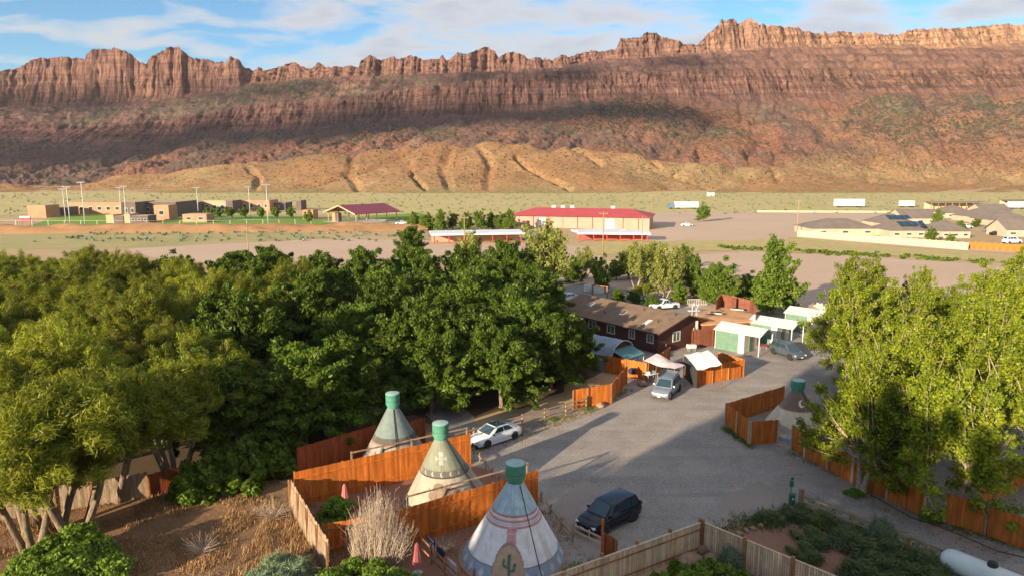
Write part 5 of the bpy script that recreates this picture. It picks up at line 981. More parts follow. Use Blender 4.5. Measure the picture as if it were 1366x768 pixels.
def tank():
    a = W(1283, 754, .9); b = W(1352, 782, .9); d = (b - a); t = thing('propane_tank', 'long white propane tank with a dark domed lid beside the lane rail', 'tank', (a.x + d.x / 2, a.y + d.y / 2, 0), math.atan2(d.y, d.x)); L = 4.6; r_ = .62
    prof = [(.02, -L / 2), (r_ * .5, -L / 2 + .08), (r_ * .86, -L / 2 + .28), (r_, -L / 2 + .58), (r_, L / 2 - .58), (r_ * .86, L / 2 - .28), (r_ * .5, L / 2 - .08), (.02, L / 2)]
    o = MB().lathe(prof, 28).build('tank_body', M['tank'], t, 60); o.rotation_euler = (0, R(90), 0); o.location = (0, 0, 1.0)
    MB().lathe([(.26, 1.58), (.26, 1.72), (.2, 1.82), (.03, 1.86)], 18, (.2, 0, 0)).build('dome_lid', M['blacktrim'], t, 40)
    for x in (-1.4, 1.4): MB().box((x, 0, .22), (.25, .9, .44)).build('foot', M['cargrey'], t)
tank()
o = MB().box((0, 0, .16), (.5, .35, .32)).build('utility_box', M['white'], None, None, .02); o.location = W(1274, 742); tag(o, 'small white utility box beside the propane tank', 'box')
# firebox and cloths before the near tipi
t = thing('fire_box', 'small dark wooden stand in front of the near tipi door', 'stand', W(674, 800)); MB().box((0, 0, .95), (.34, .3, .5)).build('box', M['rope'], t, None, .02); MB().box((0, 0, .35), (.12, .12, .7)).build('leg', M['postwood'], t); MB().box((0, 0, 1.21), (.4, .36, .03)).build('lid', M['postwood'], t)
o = MB().box((0, 0, .8), (.11, .11, 1.6)).build('wooden_post', M['redwood'], None, None, .01); o.location = W(633, 795); tag(o, 'reddish wooden post left of the near tipi door', 'post')
t = rail_fence(W2(560, 735), W2(612, 790), 1.3, 'low railing with dark cloths hung on it left of the near tipi', 2, 1.5, 'postwood', .08)
for i, (px, py, m) in enumerate(((575, 742, 'navy'), (588, 757, 'navy'), (603, 775, 'pinkcloth'))):
    o = MB().box((0, 0, .85), (.95, .05, .75), 0, 0, .05).box((.1, .06, .95), (.7, .04, .5)).build('hanging_cloth', M[m], None, None, .015); p = W(px, py); o.location = p; o.rotation_euler = (0, 0, t.rotation_euler[2]); tag(o, ('dark cloth on the low railing nearest the orange fence', 'dark cloth in the middle of the low railing', 'greyish pink cloth at the near end of the low railing')[i], 'cloth')
# ------------------------------------------------------------------ buildings of the camp
def windowp(par, c, w, h, rz, sill=True):
    f = MB(); 
    for sx in (-1, 1): f.box((sx * (w / 2 + .05), 0, 0), (.1, .06, h + .2))
    for sz in (-1, 1): f.box((0, 0, sz * (h / 2 + .05)), (w - .002, .06, .1))
    f.box((0, -.002, 0), (.05, .05, h - .002)); o = f.build('window', M['trim'], par); o.location = c; o.rotation_euler = (0, 0, rz)
    for sx in (-1, 1): q = MB().box((sx * w / 4, .01, 0), (w / 2 - .03, .02, h - .01)).build('pane', M['curtain'], o)
    return o
def long_house():
    c = W(878, 443, 2.9); ax = Vector((-.63, .776, 0)); nn = Vector((.776, .63, 0)); rz = math.atan2(ax.y, ax.x); t = thing('long_house', 'long dark brown building with a low brown shingle roof and white-framed windows', 'building', (c.x + nn.x * .5 + ax.x * .4, c.y + nn.y * .5 + ax.y * .4, 0), rz)
    # local: x runs back-left along the eave, y towards the camera-left is positive? (rz turns x to ax) so -y is nn
    L, D, h, rdg = 18.5, 11.0, 2.75, 4.3
    MB().box((L / 2, -D / 2, h / 2), (L, D, h)).build('wall', M['brownwall'], t)
    MB().add([(0, 0, h), (0, -D, h), (0, -D / 2, rdg - .12)], ((0, 1, 2),)).build('gable', M['brownwall'], t)
    e = .5; k = (rdg - h) / (D / 2)
    r1 = MB().quad((-e, e, h - k * e + .06), (-e, -D / 2, rdg + .0), (L + e, -D / 2, rdg + .0), (L + e, e, h - k * e + .06), th=.14).quad((-e, -D / 2 - .003, rdg), (-e, -D - e, h - k * e + .06), (L + e, -D - e, h - k * e + .06), (L + e, -D / 2 - .003, rdg), th=.14).build('roof', M['shingle'], t)
    MB().quad((-e - .02, e, h - k * e - .1), (-e - .02, -D / 2, rdg - .16), (-e - .02, -D / 2, rdg + .02), (-e - .02, e, h - k * e + .08), th=.03).build('barge_board', M['brownwall'], t)
    MB().box((L / 2, e + .02, h - k * e - .03), (L + 2 * e, .03, .18)).build('fascia', M['brownwall'], t)
    for x, y, s, m in ((3.0, -1.6, 1.1, 'white'), (8.0, -2.6, 1.0, 'glass'), (14.5, -3.0, 1.0, 'glass')):
        z = h + k * (-y) + .10; o = MB().box((0, 0, 0), (.62, s + .2, .10)).build('skylight', M['trim'] if m == 'white' else M['galv'], r1); o.location = (x, y, z); o.rotation_euler = (-math.atan(k), 0, 0)
        q = MB().box((0, 0, .06), (.5, s, .03)).build('skylight_pane', M[m], r1); q.location = (x, y, z); q.rotation_euler = (-math.atan(k), 0, 0)
    for x, y in ((1.8, -2.2), (5.2, -1.3), (6.0, -4.4), (10.5, -1.6), (1.0, -4.6)): q = MB().tube((x, y, h - k * y), (x, y, h - k * y + .45), .06, .06, 8).build('vent_pipe', M['blacktrim'], r1, 0)
    windowp(t, (1.2, .03, 1.75), .9, .95, PI); windowp(t, (-.03, -3.6, 1.7), 1.3, 1.1, -PI / 2); windowp(t, (-.03, -7.6, 1.7), .9, 1.0, -PI / 2)
    for x in (4.2, 7.8, 11.2, 13.2, 15.2, 17.0): windowp(t, (x, .03, 1.75), 1.2 if x in (7.8, 11.2) else .8, .95, PI)
    o = MB().box((-.02, -1.6, .9), (.02, .25, .3)).build('meter_box', M['trim'], t)
    return t
LH = long_house()
def annex():
    t = thing('annex_building', 'low annex with a tan-orange roof and plank parapet behind the carports', 'building', W(930, 452), 0); o_ = W(930, 452)
    f = [W(938, 432, 2.6), W(1008, 427, 2.7), W(1004, 417, 3.1), W(958, 407, 3.4), W(922, 417, 3.4)]; hgt = [2.6, 2.7, 2.9, 3.1, 3.1]
    f = [Vector((p.x, p.y, hgt[i])) - Vector((o_.x, o_.y, 0)) for i, p in enumerate(f)]
    n = len(f); top = f; low = [Vector((p.x, p.y, -.02)) for p in f]; ins = [Vector((p.x, p.y, p.z - .2)) for p in f]
    MB().add(ins + low, [(i, n + i, n + (i + 1) % n, (i + 1) % n) for i in range(n)]).build('wall', M['annexwall'], t)
    c = sum(f, Vector()) / n; ex = [c + (p - c) * 1.05 for p in f]
    rf = MB().add([p for p in ex] + [p - Vector((0, 0, .18)) for p in ex], [tuple(range(n)), tuple(range(2 * n - 1, n - 1, -1))] + [(i, n + i, n + (i + 1) % n, (i + 1) % n) for i in range(n)]).build('roof', M['annexroof'], t)
    # parapet of upright planks at the back
    pts = [W(955, 412, 3.2), W(962, 407.5, 3.2), W(1000, 413, 3.1), W(1008, 419, 3.1), W(1008, 425, 3.0)]; pts = [p - Vector((o_.x, o_.y, 0)) for p in pts]; hs = [1.0, 1.5, 1.2, 1.0, .5]; mb = MB()
    for i in range(4):
        a, b = pts[i], pts[i + 1]; L = (b - a).length; m = max(1, int(L / .22)); rz = math.atan2(b.y - a.y, b.x - a.x)
        for k in range(m):
            q = a.lerp(b, (k + .5) / m); hh = (hs[i] + (hs[i + 1] - hs[i]) * k / m) * random.uniform(.96, 1.04); mb.box((q.x, q.y, q.z + hh / 2), (L / m - .01, .04, hh + .4), rz)
    tag(mb.build('parapet_planks', M['annexwall'], t), kind='stuff')
    for px, py in ((955, 418), (984, 413)):
        p = W(px, py, 3.15) - Vector((o_.x, o_.y, 0)); q = MB().box((p.x, p.y, p.z + .12), (1.7, 1.0, .12), -.5).build('skylight', M['trim'], rf); MB().box((p.x, p.y, p.z + .2), (1.5, .8, .04), -.5).build('skylight_pane', M['glass'], rf)
    p = W(979, 412, 3.1) - Vector((o_.x, o_.y, 0)); MB().box((p.x, p.y, p.z + .8), (.42, .42, 1.6)).build('chimney', M['annexwall'], rf)
annex()
# brown connecting wall and service pipes at the gable
board_fence(W2(922, 464), W2(951, 461), 2.3, 'annexwall', 'red-brown board wall between the long house and the first carport', 'redwood', name='board_wall', cat='wall')
board_fence(W2(931, 447), W2(951, 444), 2.7, 'annexwall', 'tall red-brown board wall below the annex roof', 'redwood', name='board_wall', cat='wall')
def pipes():
    t = thing('vent_stack', 'cluster of pale pipes and ducts on the gable end of the long brown building', 'pipes', W(926, 458), .3)
    for i, (x, y, h_) in enumerate(((-.5, 0, 4.9), (-.2, .2, 5.2), (.1, 0, 4.6), (.4, .15, 5.0))): o = MB().tube((x, y, 0), (x, y, h_), .05, .05, 8).lathe([(.12, h_), (.12, h_ + .1), (.02, h_ + .16)], 10, (x, y, 0)).build('pipe', M['galv'], t, 40)
    MB().box((-.2, .1, 4.4), (1.5, .6, .12)).build('bracket', M['galv'], t); MB().box((-.3, -.25, 2.6), (.9, .5, 1.1)).build('cooler_box', M['trim'], t, None, .03)
pipes()
t = thing('utility_cart', 'white tub cart at the foot of the long house gable', 'cart', W(922, 468), .2); MB().box((0, 0, .65), (1.1, .7, .45)).build('tub', M['white'], t, None, .05)
for x in (-.4, .4):
    for y in (-.25, .25): MB().tube((x, y, 0), (x, y, .45), .03, .03, 6).build('leg', M['galv'], t, 0)
def carport(loc, rz, label, group, wall=True, L=6.6, Wd=3.3, h=2.45):
    t = thing('carport', label, 'carport', loc, rz, group); r = .75   # x along the ridge, y across, origin at the near front post
    for x in (0.06, L * .46, L - .06):
        for y in (.06, Wd - .06): MB().box((x, y, h / 2), (.11, .11, h)).build('post', M['white'], t)
    e = .18; rf = MB().quad((-e, -e, h), (L + e, -e, h), (L + e, Wd / 2, h + r), (-e, Wd / 2, h + r), th=-.05).quad((-e, Wd / 2 + .003, h + r), (L + e, Wd / 2 + .003, h + r), (L + e, Wd + e, h), (-e, Wd + e, h), th=-.05).build('roof', M['white'], t)
    for i in range(13): x = -e + .02 + i * (L + 2 * e - .04) / 12; MB().quad((x - .02, -e, h + .035), (x + .02, -e, h + .035), (x + .02, Wd / 2, h + r + .035), (x - .02, Wd / 2, h + r + .035), th=-.03).build('roof_seam', M['white'], rf)
    for x in (0, L): MB().add([(x, .1, h), (x, Wd - .1, h), (x, Wd / 2, h + r - .08), (x + .04, .1, h), (x + .04, Wd - .1, h), (x + .04, Wd / 2, h + r - .08)], ((0, 2, 1), (3, 4, 5), (0, 1, 4, 3))).build('gable', M['white'] if x else M['gwall'], t)
    x0 = L * .46; MB().box(((x0 + L) / 2 - .03, .02, h / 2), (L - x0 - .12, .05, h - .04)).build('wall_panel', M['gwall'], t)
    MB().box(((x0 + L) / 2 - .03, Wd - .02, h / 2), (L - x0 - .12, .05, h - .04)).build('wall_panel', M['gwall'], t); MB().box((L - .03, Wd / 2, h / 2), (.05, Wd - .2, h - .04)).build('wall_panel', M['gwall'], t)
    MB().box((L * .40, .0, h / 2), (L * .12 - .02, .07, h - .05)).build('white_panel', M['whitecloth'], t); MB().box((L * .34, Wd * .5, h / 2), (.06, Wd - .1, h - .1)).build('front_wall', M['trim'], t); d_ = MB().box((L * .34 - .06, Wd * .5, 1.0), (.05, .9, 2.0)).build('door', M['gwall'], t); MB().box((-.04 + L * .34 - .06, Wd * .5 + .35, 1.0), (.04, .06, .06)).build('handle', M['galv'], d_)
    return t
cpn = W(1012, 476); cpf = W(953, 464); rzc = math.atan2(cpf.y - cpn.y, cpf.x - cpn.x); CG = 'white metal carports by the lane'
Lc = (cpf - cpn).length
# the carport grows to the right of its near post: mirror by laying y towards the camera's right
def cport(dx, dy, label): 
    t = carport((cpn.x + dx, cpn.y + dy, 0), rzc, label, CG, L=Lc, Wd=3.5)
    for c in t.children: c.scale = (1, -1, 1)
    return t
cport(0, 0, 'first white carport from the lane, with a green side wall'); cport(5.6, 4.2, 'middle white carport, behind the slate off-roader'); cport(12.8, 10.2, 'third white carport, partly hidden by cottonwood leaves')
o = table(W(1018, 468), .3, 'red picnic table under the first white carport', 'red')
# blue canvas cabin
def cabin():
    o_ = W(842, 486); d = Vector((-.72, .69, 0)); t = thing('canvas_cabin', 'grey-blue canvas cabin with a bowed tarp roof and teal porch', 'tent', (o_.x, o_.y, 0), math.atan2(d.y, d.x))
    L, Wd, hw_ = 6.5, 4.2, 1.9; n = 14; prof = [(0, hw_ - .1), (.05, hw_ + .15), (.14, hw_ + .85), (.32, hw_ + 1.25), (.5, hw_ + 1.4), (.68, hw_ + 1.25), (.86, hw_ + .85), (.95, hw_ + .15), (1, hw_ - .1)]
    Pm = np.zeros((len(prof), n, 3)); rs = np.random.RandomState(1)
    for i, (u, z) in enumerate(prof):
        for j in range(n): Pm[i, j] = (-.25 + (L + .5) * j / (n - 1), -.2 + u * (Wd + .4) , z - .05 * (j % 3 == 1) + rs.uniform(-.02, .02))
    Pm2 = Pm.copy(); Pm2[..., 1] *= 1; link('roof', grid_mesh('roof', Pm2, M['tarp']), t)
    MB().box((L / 2, .05, hw_ / 2), (L, .06, hw_)).build('wall', M['bluecanvas'], t); MB().box((L / 2, Wd - .05, hw_ / 2), (L, .06, hw_)).build('wall', M['bluecanvas'], t); MB().box((L - .05, Wd / 2, hw_ / 2), (.06, Wd, hw_)).build('wall', M['bluecanvas'], t)
    g = [(.0, Wd * u, z - .1) for u, z in prof]; MB().add(g + [(0, 0, 0), (0, Wd, 0)], [tuple(range(len(g))) + (len(g) + 1, len(g))]).build('gable', M['brownwall'], t)
    for i in range(len(prof) - 1): 
        (u, z), (u2, z2) = prof[i], prof[i + 1]; MB().tube((-.27, -.2 + u * (Wd + .4), z), (-.27, -.2 + u2 * (Wd + .4), z2), .045, .045, 6).build('arch_trim', M['trim'], t, 0)
    MB().quad((-2.0, .3, 1.75), (-2.0, Wd * .95, 1.75), (-.05, Wd * .95, 2.45), (-.05, .3, 2.45), th=.04).build('porch_roof', M['teal'], t)
    for y in (.4, Wd * .52, Wd * .9): MB().tube((-1.9, y, 0), (-1.9, y, 1.75), .04, .04, 8).build('porch_post', M['trim'], t, 0)
    for y0, y1 in ((1.3, 2.4), (2.55, 3.7)): MB().box((-1.85, (y0 + y1) / 2, .9), (.04, y1 - y0, 1.6)).build('porch_screen', M['bluecanvas'], t)
    MB().box((-.03, Wd * .22, .95), (.05, .8, 1.8)).build('door', M['whitecloth'], t)
cabin()
# white canvas shelter in the fence box
def shelter():
    cs = [W(912, 473, 2.5), W(944, 467, 3.1), W(963, 486, 2.6), W(930, 494, 2.0)]; b = Vector((cs[3].x, cs[3].y, 0)); t = thing('canvas_shelter', 'white canvas lean-to shelter tied to the sunlit orange fence', 'shelter', b); n = 16; Pm = np.zeros((n, n, 3))
    for i in range(n):
        for j in range(n): u, v = i / (n - 1), j / (n - 1); p = cs[0].lerp(cs[1], u).lerp(cs[3].lerp(cs[2], u), v) - b; p.z += .12 * math.sin(PI * v) + .05 * math.cos(u * 12); Pm[i, j] = p
    link('canvas_roof', grid_mesh('canvas_roof', Pm, M['whitecloth']), t)
    for k in (0, 1, 2): p = cs[k] - b; MB().tube((p.x, p.y, 0), (p.x, p.y, p.z), .04, .04, 8).build('pole', M['postwood'], t, 0)
    p, q = cs[0] - b, cs[3] - b; MB().quad((p.x, p.y, .1), (q.x, q.y, .1), (q.x, q.y, q.z - .05), (p.x, p.y, p.z - .05), th=.03).build('dark_mesh_side', M['rope'], t)
    MB().quad(*[Vector((W(918, 500).x, W(918, 500).y, .0)) - b + Vector(k) for k in ((0, 0, 0), (.6, -.4, 0), (.7, -.4, 1.5), (.1, 0, 1.6))], th=.03).build('door_flap', M['pinkcloth'], t)
shelter()
table(W(905, 492), .3, 'dark camp table behind the silver vehicle', 'navy')
for px, py, lb in ((786, 392, 'first pale planter tub beside the camp road'), (799, 394, 'second pale planter tub beside the camp road')):
    t = thing('planter_tub', lb, 'planter', W(px, py - 3), 0); MB().lathe([(.9, 0), (1.0, .1), (1.0, 1.2), (.96, 1.25)], 20).build('tub', M['trim'], t, 40)
t = thing('gate_frame', 'dark wooden gate frame behind the long brown roof', 'gate', W(800, 400), -.6)
for x in (-1.4, 1.4): MB().box((x, 0, 1.2), (.15, .15, 2.4)).build('post', M['postwood'], t)
MB().box((0, 0, 2.46), (3.2, .18, .12)).build('beam', M['postwood'], t)
t = thing('porch_railing', 'white railed porch steps behind the leaning tree', 'railing', W(930, 408), .1); MB().box((0, 0, 1.15), (3.4, .08, .08)).build('handrail', M['white'], t); MB().box((0, 0, .25), (3.4, .08, .06)).build('bottom_rail', M['white'], t)
for i in range(12): MB().box((-1.65 + i * .3, 0, .57), (.05, .05, 1.14)).build('baluster', M['white'], t)
# wheel-worn stones, hose and cap of the lane
def hose():
    pts = [W(1150, 655), W(1180, 670), W(1215, 690), W(1262, 706), W(1300, 722), W(1330, 735), (W(1400, 752))]; t = thing('irrigation_hose', 'dark irrigation hose running along the lane past the cottonwoods', 'hose', pts[0])
    mb = MB()
    for a, b in zip(pts, pts[1:]): mb.tube(a - pts[0] + Vector((0, 0, .04)), b - pts[0] + Vector((0, 0, .04)), .035, .035, 6)
    mb.build('hose', M['rope'], t, 0)
hose()
# ------------------------------------------------------------------ beyond the camp
def seg_building(name, label, px0, px1, pyb, h, D, wall, roof=None, cat='building', group=None, wins=0, parapet=True, rtype='flat', over=.4, roofh=2.5, panels=0):
    a = W(px0, pyb); b = W(px1, pyb); L = (b - a).length; t = thing(name, label, cat, a, math.atan2(b.y - a.y, b.x - a.x), group)
    MB().box((L / 2, D / 2, h / 2), (L, D, h)).build('wall', M[wall], t)
    if rtype == 'flat':
        r_ = MB().box((L / 2, D / 2, h + .03), (L - .8, D - .8, .05)).build('roof', M[roof or wall], t)
        if parapet: MB().box((L / 2, -.02, h - .2), (L + .1, .12, .45)).build('cornice', M[wall], t)
    elif rtype == 'gable':
        e = over; r_ = MB().quad((-e, -e, h), (L + e, -e, h), (L + e, D / 2, h + roofh), (-e, D / 2, h + roofh), th=-.12).quad((-e, D / 2, h + roofh), (L + e, D / 2, h + roofh), (L + e, D + e, h), (-e, D + e, h), th=-.12).build('roof', M[roof], t)
        for xg in (0, L): MB().add([(xg, .1, h), (xg, D - .1, h), (xg, D / 2, h + roofh - .1)], ((0, 2, 1),)).build('gable', M[wall], t)
    elif rtype == 'hip':
        e = over; x1 = min(D / 2 + e, L / 2 - 1); r_ = MB().add([(-e, -e, h), (L + e, -e, h), (L + e, D + e, h), (-e, D + e, h), (x1, D / 2, h + roofh), (L - x1, D / 2, h + roofh)], ((0, 1, 5, 4), (1, 2, 5), (2, 3, 4, 5), (3, 0, 4), (3, 2, 1, 0))).build('roof', M[roof], t)
    for i in range(wins):
        x = (i + .5) * L / wins; w = MB().box((x, -.04, h * .5), (min(2.2, L / wins * .5), .08, h * .32)).build('window', M['trim'], t); MB().box((x, -.09, h * .5), (min(1.9, L / wins * .42), .03, h * .26)).build('pane', M['glass'], w)
    for i in range(panels): MB().box(((i + .5) * L / panels, -.05, h / 2), (.12, .1, h - .1)).build('wall_seam', M['cargrey'], t)
    return t
SG = 'low pink block buildings of the school'
for i, (x0, x1, yb, h, D, w, wn, lb) in enumerate([
    (38, 62, 291, 7.0, 10, 'brick', 0, 'square pink block building at the far left of the sports field'),
    (80, 92, 288, 5.0, 8, 'brickdark', 0, 'small dark building left of the long pink wing'),
    (92, 163, 286, 7.0, 14, 'brick', 6, 'long pink school wing behind the light towers'),
    (165, 182, 292, 9.0, 18, 'brickdark', 2, 'dark tower block at the left of the school centre'),
    (182, 236, 290, 8.5, 22, 'brickdark', 8, 'wide dark school front with a pale roof edge'),
    (206, 226, 294, 8.0, 8, 'brick', 1, 'tall pink entrance block in the middle of the school'),
    (238, 256, 285, 6.5, 14, 'brickpale', 2, 'pale wing right of the school centre'),
    (256, 266, 285, 7.0, 12, 'brickdark', 0, 'narrow dark block between two pale wings'),
    (272, 302, 284, 7.5, 14, 'brickpale', 3, 'golden pale classroom wing'),
    (302, 311, 284, 7.5, 12, 'brickdark', 0, 'dark doorway block beside the golden wing'),
    (313, 360, 282, 7.0, 14, 'brick', 5, 'long pink wing at the right side of the school'),
    (360, 381, 281, 5.0, 12, 'brickdark', 1, 'low dark shed roof right of the pink wing'),
    (395, 402, 281, 6.5, 10, 'brickdark', 0, 'small dark block at the right end of the school'),
    (142, 152, 298, 4.2, 7, 'brickpale', 0, 'small pink dugout building left of the dark dugout'),
    (152, 166, 298, 3.6, 6, 'brickdark', 0, 'dark open dugout behind the field fence'),
    (166, 174, 298, 4.6, 7, 'brickpale', 0, 'pale block between the two dark dugouts'),
    (174, 198, 298, 3.8, 7, 'brickdark', 3, 'long dark dugout at the field edge'),
    (244, 276, 297, 4.2, 8, 'brick', 2, 'low pink clubhouse with a dark doorway on the field edge')]):
    seg_building('school_block', lb, x0, x1, yb, h * .82, D, w, 'brickpale', group=None, wins=wn)
seg_building('restroom_block', 'small pink block at the left end of the maroon pavilion', 404, 418, 293, 4.2, 8, 'brick')
# pavilion
def pavilion():
    a = W(474, 299); t = thing('picnic_pavilion', 'open picnic pavilion with a maroon gable roof on tan posts', 'pavilion', a, R(48)); L, D, h = 22, 20, 4.2; r = 3.2
    r_ = MB().quad((-1, -1.5, h), (L + 1, -1.5, h), (L + 1, D / 2, h + r), (-1, D / 2, h + r), th=.25).quad((-1, D / 2 + .004, h + r), (L + 1, D / 2 + .004, h + r), (L + 1, D + 1.5, h), (-1, D + 1.5, h), th=.25).build('roof', M['maroonroof'], t)
    MB().quad((-1.05, -1.5, h - .55), (-1.05, D / 2, h + r - .5), (-1.05, D / 2, h + r + .02), (-1.05, -1.5, h + .02), th=.15).quad((-1.05, D / 2 + .004, h + r - .5), (-1.05, D + 1.5, h - .55), (-1.05, D + 1.5, h + .02), (-1.05, D / 2 + .004, h + r + .02), th=.15).build('barge_board', M['brickpale'], t)
    for i in range(5):
        for y in (0, D): MB().tube((.5 + i * (L - 1) / 4, y, 0), (.5 + i * (L - 1) / 4, y, h + .1), .22, .22, 6).build('post', M['brickpale'], t, 0)
    MB().box((3, D - 2, 1.9), (2.4, 2.4, 3.8)).build('store_room', M['brick'], t); MB().box((2, D - 5.5, 1.9), (1.6, 1.6, 3.8)).build('pier', M['brickdark'], t)
    MB().quad((-2, -2, .07), (L + 2, -2, .07), (L + 2, D + 2, .07), (-2, D + 2, .07)).build('floor_slab', M['trim'], t)
pavilion()
# light towers
def tower(px, py, h, label, rz=0):
    t = thing('light_tower', label, 'light tower', W(px, py), rz, 'floodlight towers round the sports field'); MB().tube((0, 0, 0), (0, 0, h), .20, .12, 8).build('pole', M['galv'], t, 0)
    MB().box((0, -.1, h - .3), (3.0, .12, .12)).build('crossarm', M['galv'], t)
    for i in range(5): MB().box((-1.3 + i * .65, -.3, h - .05), (.38, .35, .32)).build('floodlight', M['cargrey'], t)
for px, py, top, lb in ((94, 302, 249, 'nearest left floodlight tower at the lawn, left of the tallest'), (114, 303, 243, 'tallest floodlight tower in front of the pink school wing'), (88, 296, 252, 'floodlight tower just behind the left one'), (162, 286, 250, 'thin far floodlight tower left of the dark tower block'), (169, 296, 248, 'floodlight tower in front of the dark dugouts'), (265, 290, 250, 'floodlight tower right of the school centre'), (334, 291, 249, 'floodlight tower on the lawn before the long pink wing'), (358, 301, 246, 'floodlight tower at the right end of the field fence')):
    p = W(px, py); r_ = ray(px, top); hh = CAM_H + r_[2] * p.y / r_[1]; tower(px, py, hh, lb)
t = thing('scoreboard', 'small red and white scoreboard at the left of the lawn', 'sign', W(35, 303)); MB().box((0, 0, 3.2), (4, .4, 2.0)).build('board', M['red'], t); MB().box((0, -.25, 3.9), (4, .1, .6)).build('header', M['brightwhite'], t)
for x in (-1.6, 1.6): MB().box((x, 0, 1.1), (.25, .25, 2.2)).build('leg', M['red'], t)
def chain_fence(pts, h, label, m='galv', every=6, name='chain_link_fence'):
    a0 = W(*pts[0]); t = thing(name, label, 'fence', a0)
    pm = MB().box((0, 0, h / 2), (.14, .14, h)).mesh('post', M[m])
    for i in range(len(pts) - 1):
        a, b = W(*pts[i]), W(*pts[i + 1]); n = max(1, int((b - a).length / every))
        for k in range(n + (i == len(pts) - 2)): o = link('post', pm, t); o.location = a.lerp(b, k / n) - a0
        MB().tube(a - a0 + Vector((0, 0, h)), b - a0 + Vector((0, 0, h)), .05, .05, 5).build('top_rail', M[m], t, 0)
chain_fence([(0, 303), (240, 304), (415, 301)], 2.6, 'pale chain fence along the near side of the sports field')
# power lines
def pole(px, py, h, label, x=1):
    t = thing('utility_pole', label, 'utility pole', W(px, py)); MB().tube((0, 0, 0), (0, 0, h), .16, .11, 8).build('pole', M['tanrail'], t, 0); MB().box((0, 0, h - .7), (2.2, .12, .14)).build('crossarm', M['tanrail'], t)
    for k in (-.9, 0, .9): MB().tube((k, 0, h - .63), (k, 0, h - .4), .05, .04, 6).build('insulator', M['trim'], t, 0)
    return t
for px, py, h, lb in ((332, 350, 9, 'bare utility pole above the grove at the pink road'), (620, 345, 11, 'wooden utility pole before the white shed roofs'), (804, 345, 12, 'wooden utility pole right of the airy tree'), (856, 330, 9, 'wooden utility pole at the end of the white shed roof'), (1063, 312, 12, 'thin pole at the edge of the pale upper lot'), (869, 292, 11, 'thin pole beside the right end of the red-roofed barn')): pole(px, py, h, lb)
# red-roofed barn and long white shed roofs
def barn():
    a = W(679, 303); b = W(866, 307); L = (b - a).length; t = thing('red_roofed_barn', 'long pink metal barn with a bright red roof and white doors', 'building', a, math.atan2(b.y - a.y, b.x - a.x)); D = 24; h = 4.5
    MB().box((L / 2, D / 2, h / 2), (L, D, h)).build('wall', M['pinkwall'], t)
    MB().add([(-1, -1, h), (L + 1, -1, h), (L + 1, D, h), (-1, D, h), (8, D / 2, h + 2.6), (L - 8, D / 2, h + 2.6)], ((0, 1, 5, 4), (1, 2, 5), (2, 3, 4, 5), (3, 0, 4), (3, 2, 1, 0))).build('roof', M['redroof'], t)
    for i in range(9): MB().box((4 + i * (L - 8) / 8, -.08, h / 2 - .1), (.25, .16, h - .3)).build('pilaster', M['brickdark'] if i % 3 else M['cargrey'], t)
    for x in (L * .24, L * .73): MB().box((x, -.06, 1.9), (3.2, .12, 3.7)).build('door', M['brightwhite'], t)
    for x in (L * .28, L * .35, L * .72, L*.42): MB().box((x, D / 2 + 2, h + 2.7), (1.6, 1.6, 1.4)).build('roof_unit', M['trim'], t)
barn()
def shed(px0, py0, px1, py1, D, h, label, posts=9, wall=None):
    a = W(px0, py0, h); b = W(px1, py1, h); a.z = b.z = 0; L = (b - a).length; t = thing('storage_shed', label, 'shed', a, math.atan2(b.y - a.y, b.x - a.x))
    MB().box((L / 2, D / 2, h), (L, D, .5), 0, 0, .03).build('roof', M['brightwhite'], t)
    for i in range(posts): MB().box((1 + i * (L - 2) / (posts - 1), .8, (h - .27) / 2), (.3, .3, h - .27)).build('post', M['red'] if wall else M['postwood'], t)
    if wall: MB().box((L / 2, D * .75, (h - .3) / 2), (L - 1, .3, h - .3)).build('back_wall', M[wall], t)
shed(575, 313, 700, 311, 9, 3.0, 'long white shed roof left of the airy tree', 7, 'pinkwall'); shed(770, 311, 868, 312, 9, 2.6, 'long white shed roof with a red underside below the barn', 6, 'redroof'); shed(768, 309, 835, 307, 4, 2.6, 'short white awning roof against the barn wall', 5)
# trailers and far vehicles
def trailer(px, py, L, h, label, cab=True, rz=0):
    t = thing('semi_trailer' if cab else 'box_trailer', label, 'trailer', W(px, py), rz); MB().box((L / 2, 0, h / 2 + .9), (L, 2.6, h)).build('box', M['brightwhite'], t, None, .08)
    for x in (L * .8, L * .88, .15 * L): 
        for s in (-1, 1): o = MB().tube((x, s * 1.1, .5), (x, s * 1.32, .5), .5, .5, 14).build('wheel', M['tyre'], t, 40)
    if cab:
        MB().box((-2.2, 0, 1.7), (2.6, 2.4, 2.6)).build('cab', M['bluepaint'], t, None, .15); MB().box((-3.4, 0, 2.3), (.35, 2.0, .8)).build('windscreen', M['carglass'], t)
        for s in (-1, 1): MB().tube((-2.4, s * 1.0, .5), (-2.4, s * 1.25, .5), .5, .5, 14).build('wheel', M['tyre'], t, 40)
trailer(900, 279, 13, 3.2, 'white semi trailer with a blue cab at the far lot'); trailer(1113, 277, 17, 4.0, 'large white box trailer on the far side of the valley road', False); trailer(1200, 277, 8, 3.0, 'small white camper trailer right of the large white trailer', False); trailer(1345, 279, 10, 3.2, 'white trailer at the far right under the dark shed roof', False)
carp('white pickup at the right end of the maroon pavilion', 536, 300, R(10), 5.2, 2, 1.8, 'carwhite', 'truck', name='pickup_truck'); carp('white car on the pale upper lot', 916, 302, R(0), 4.6, 1.8, 1.5, 'carwhite', 'sedan')
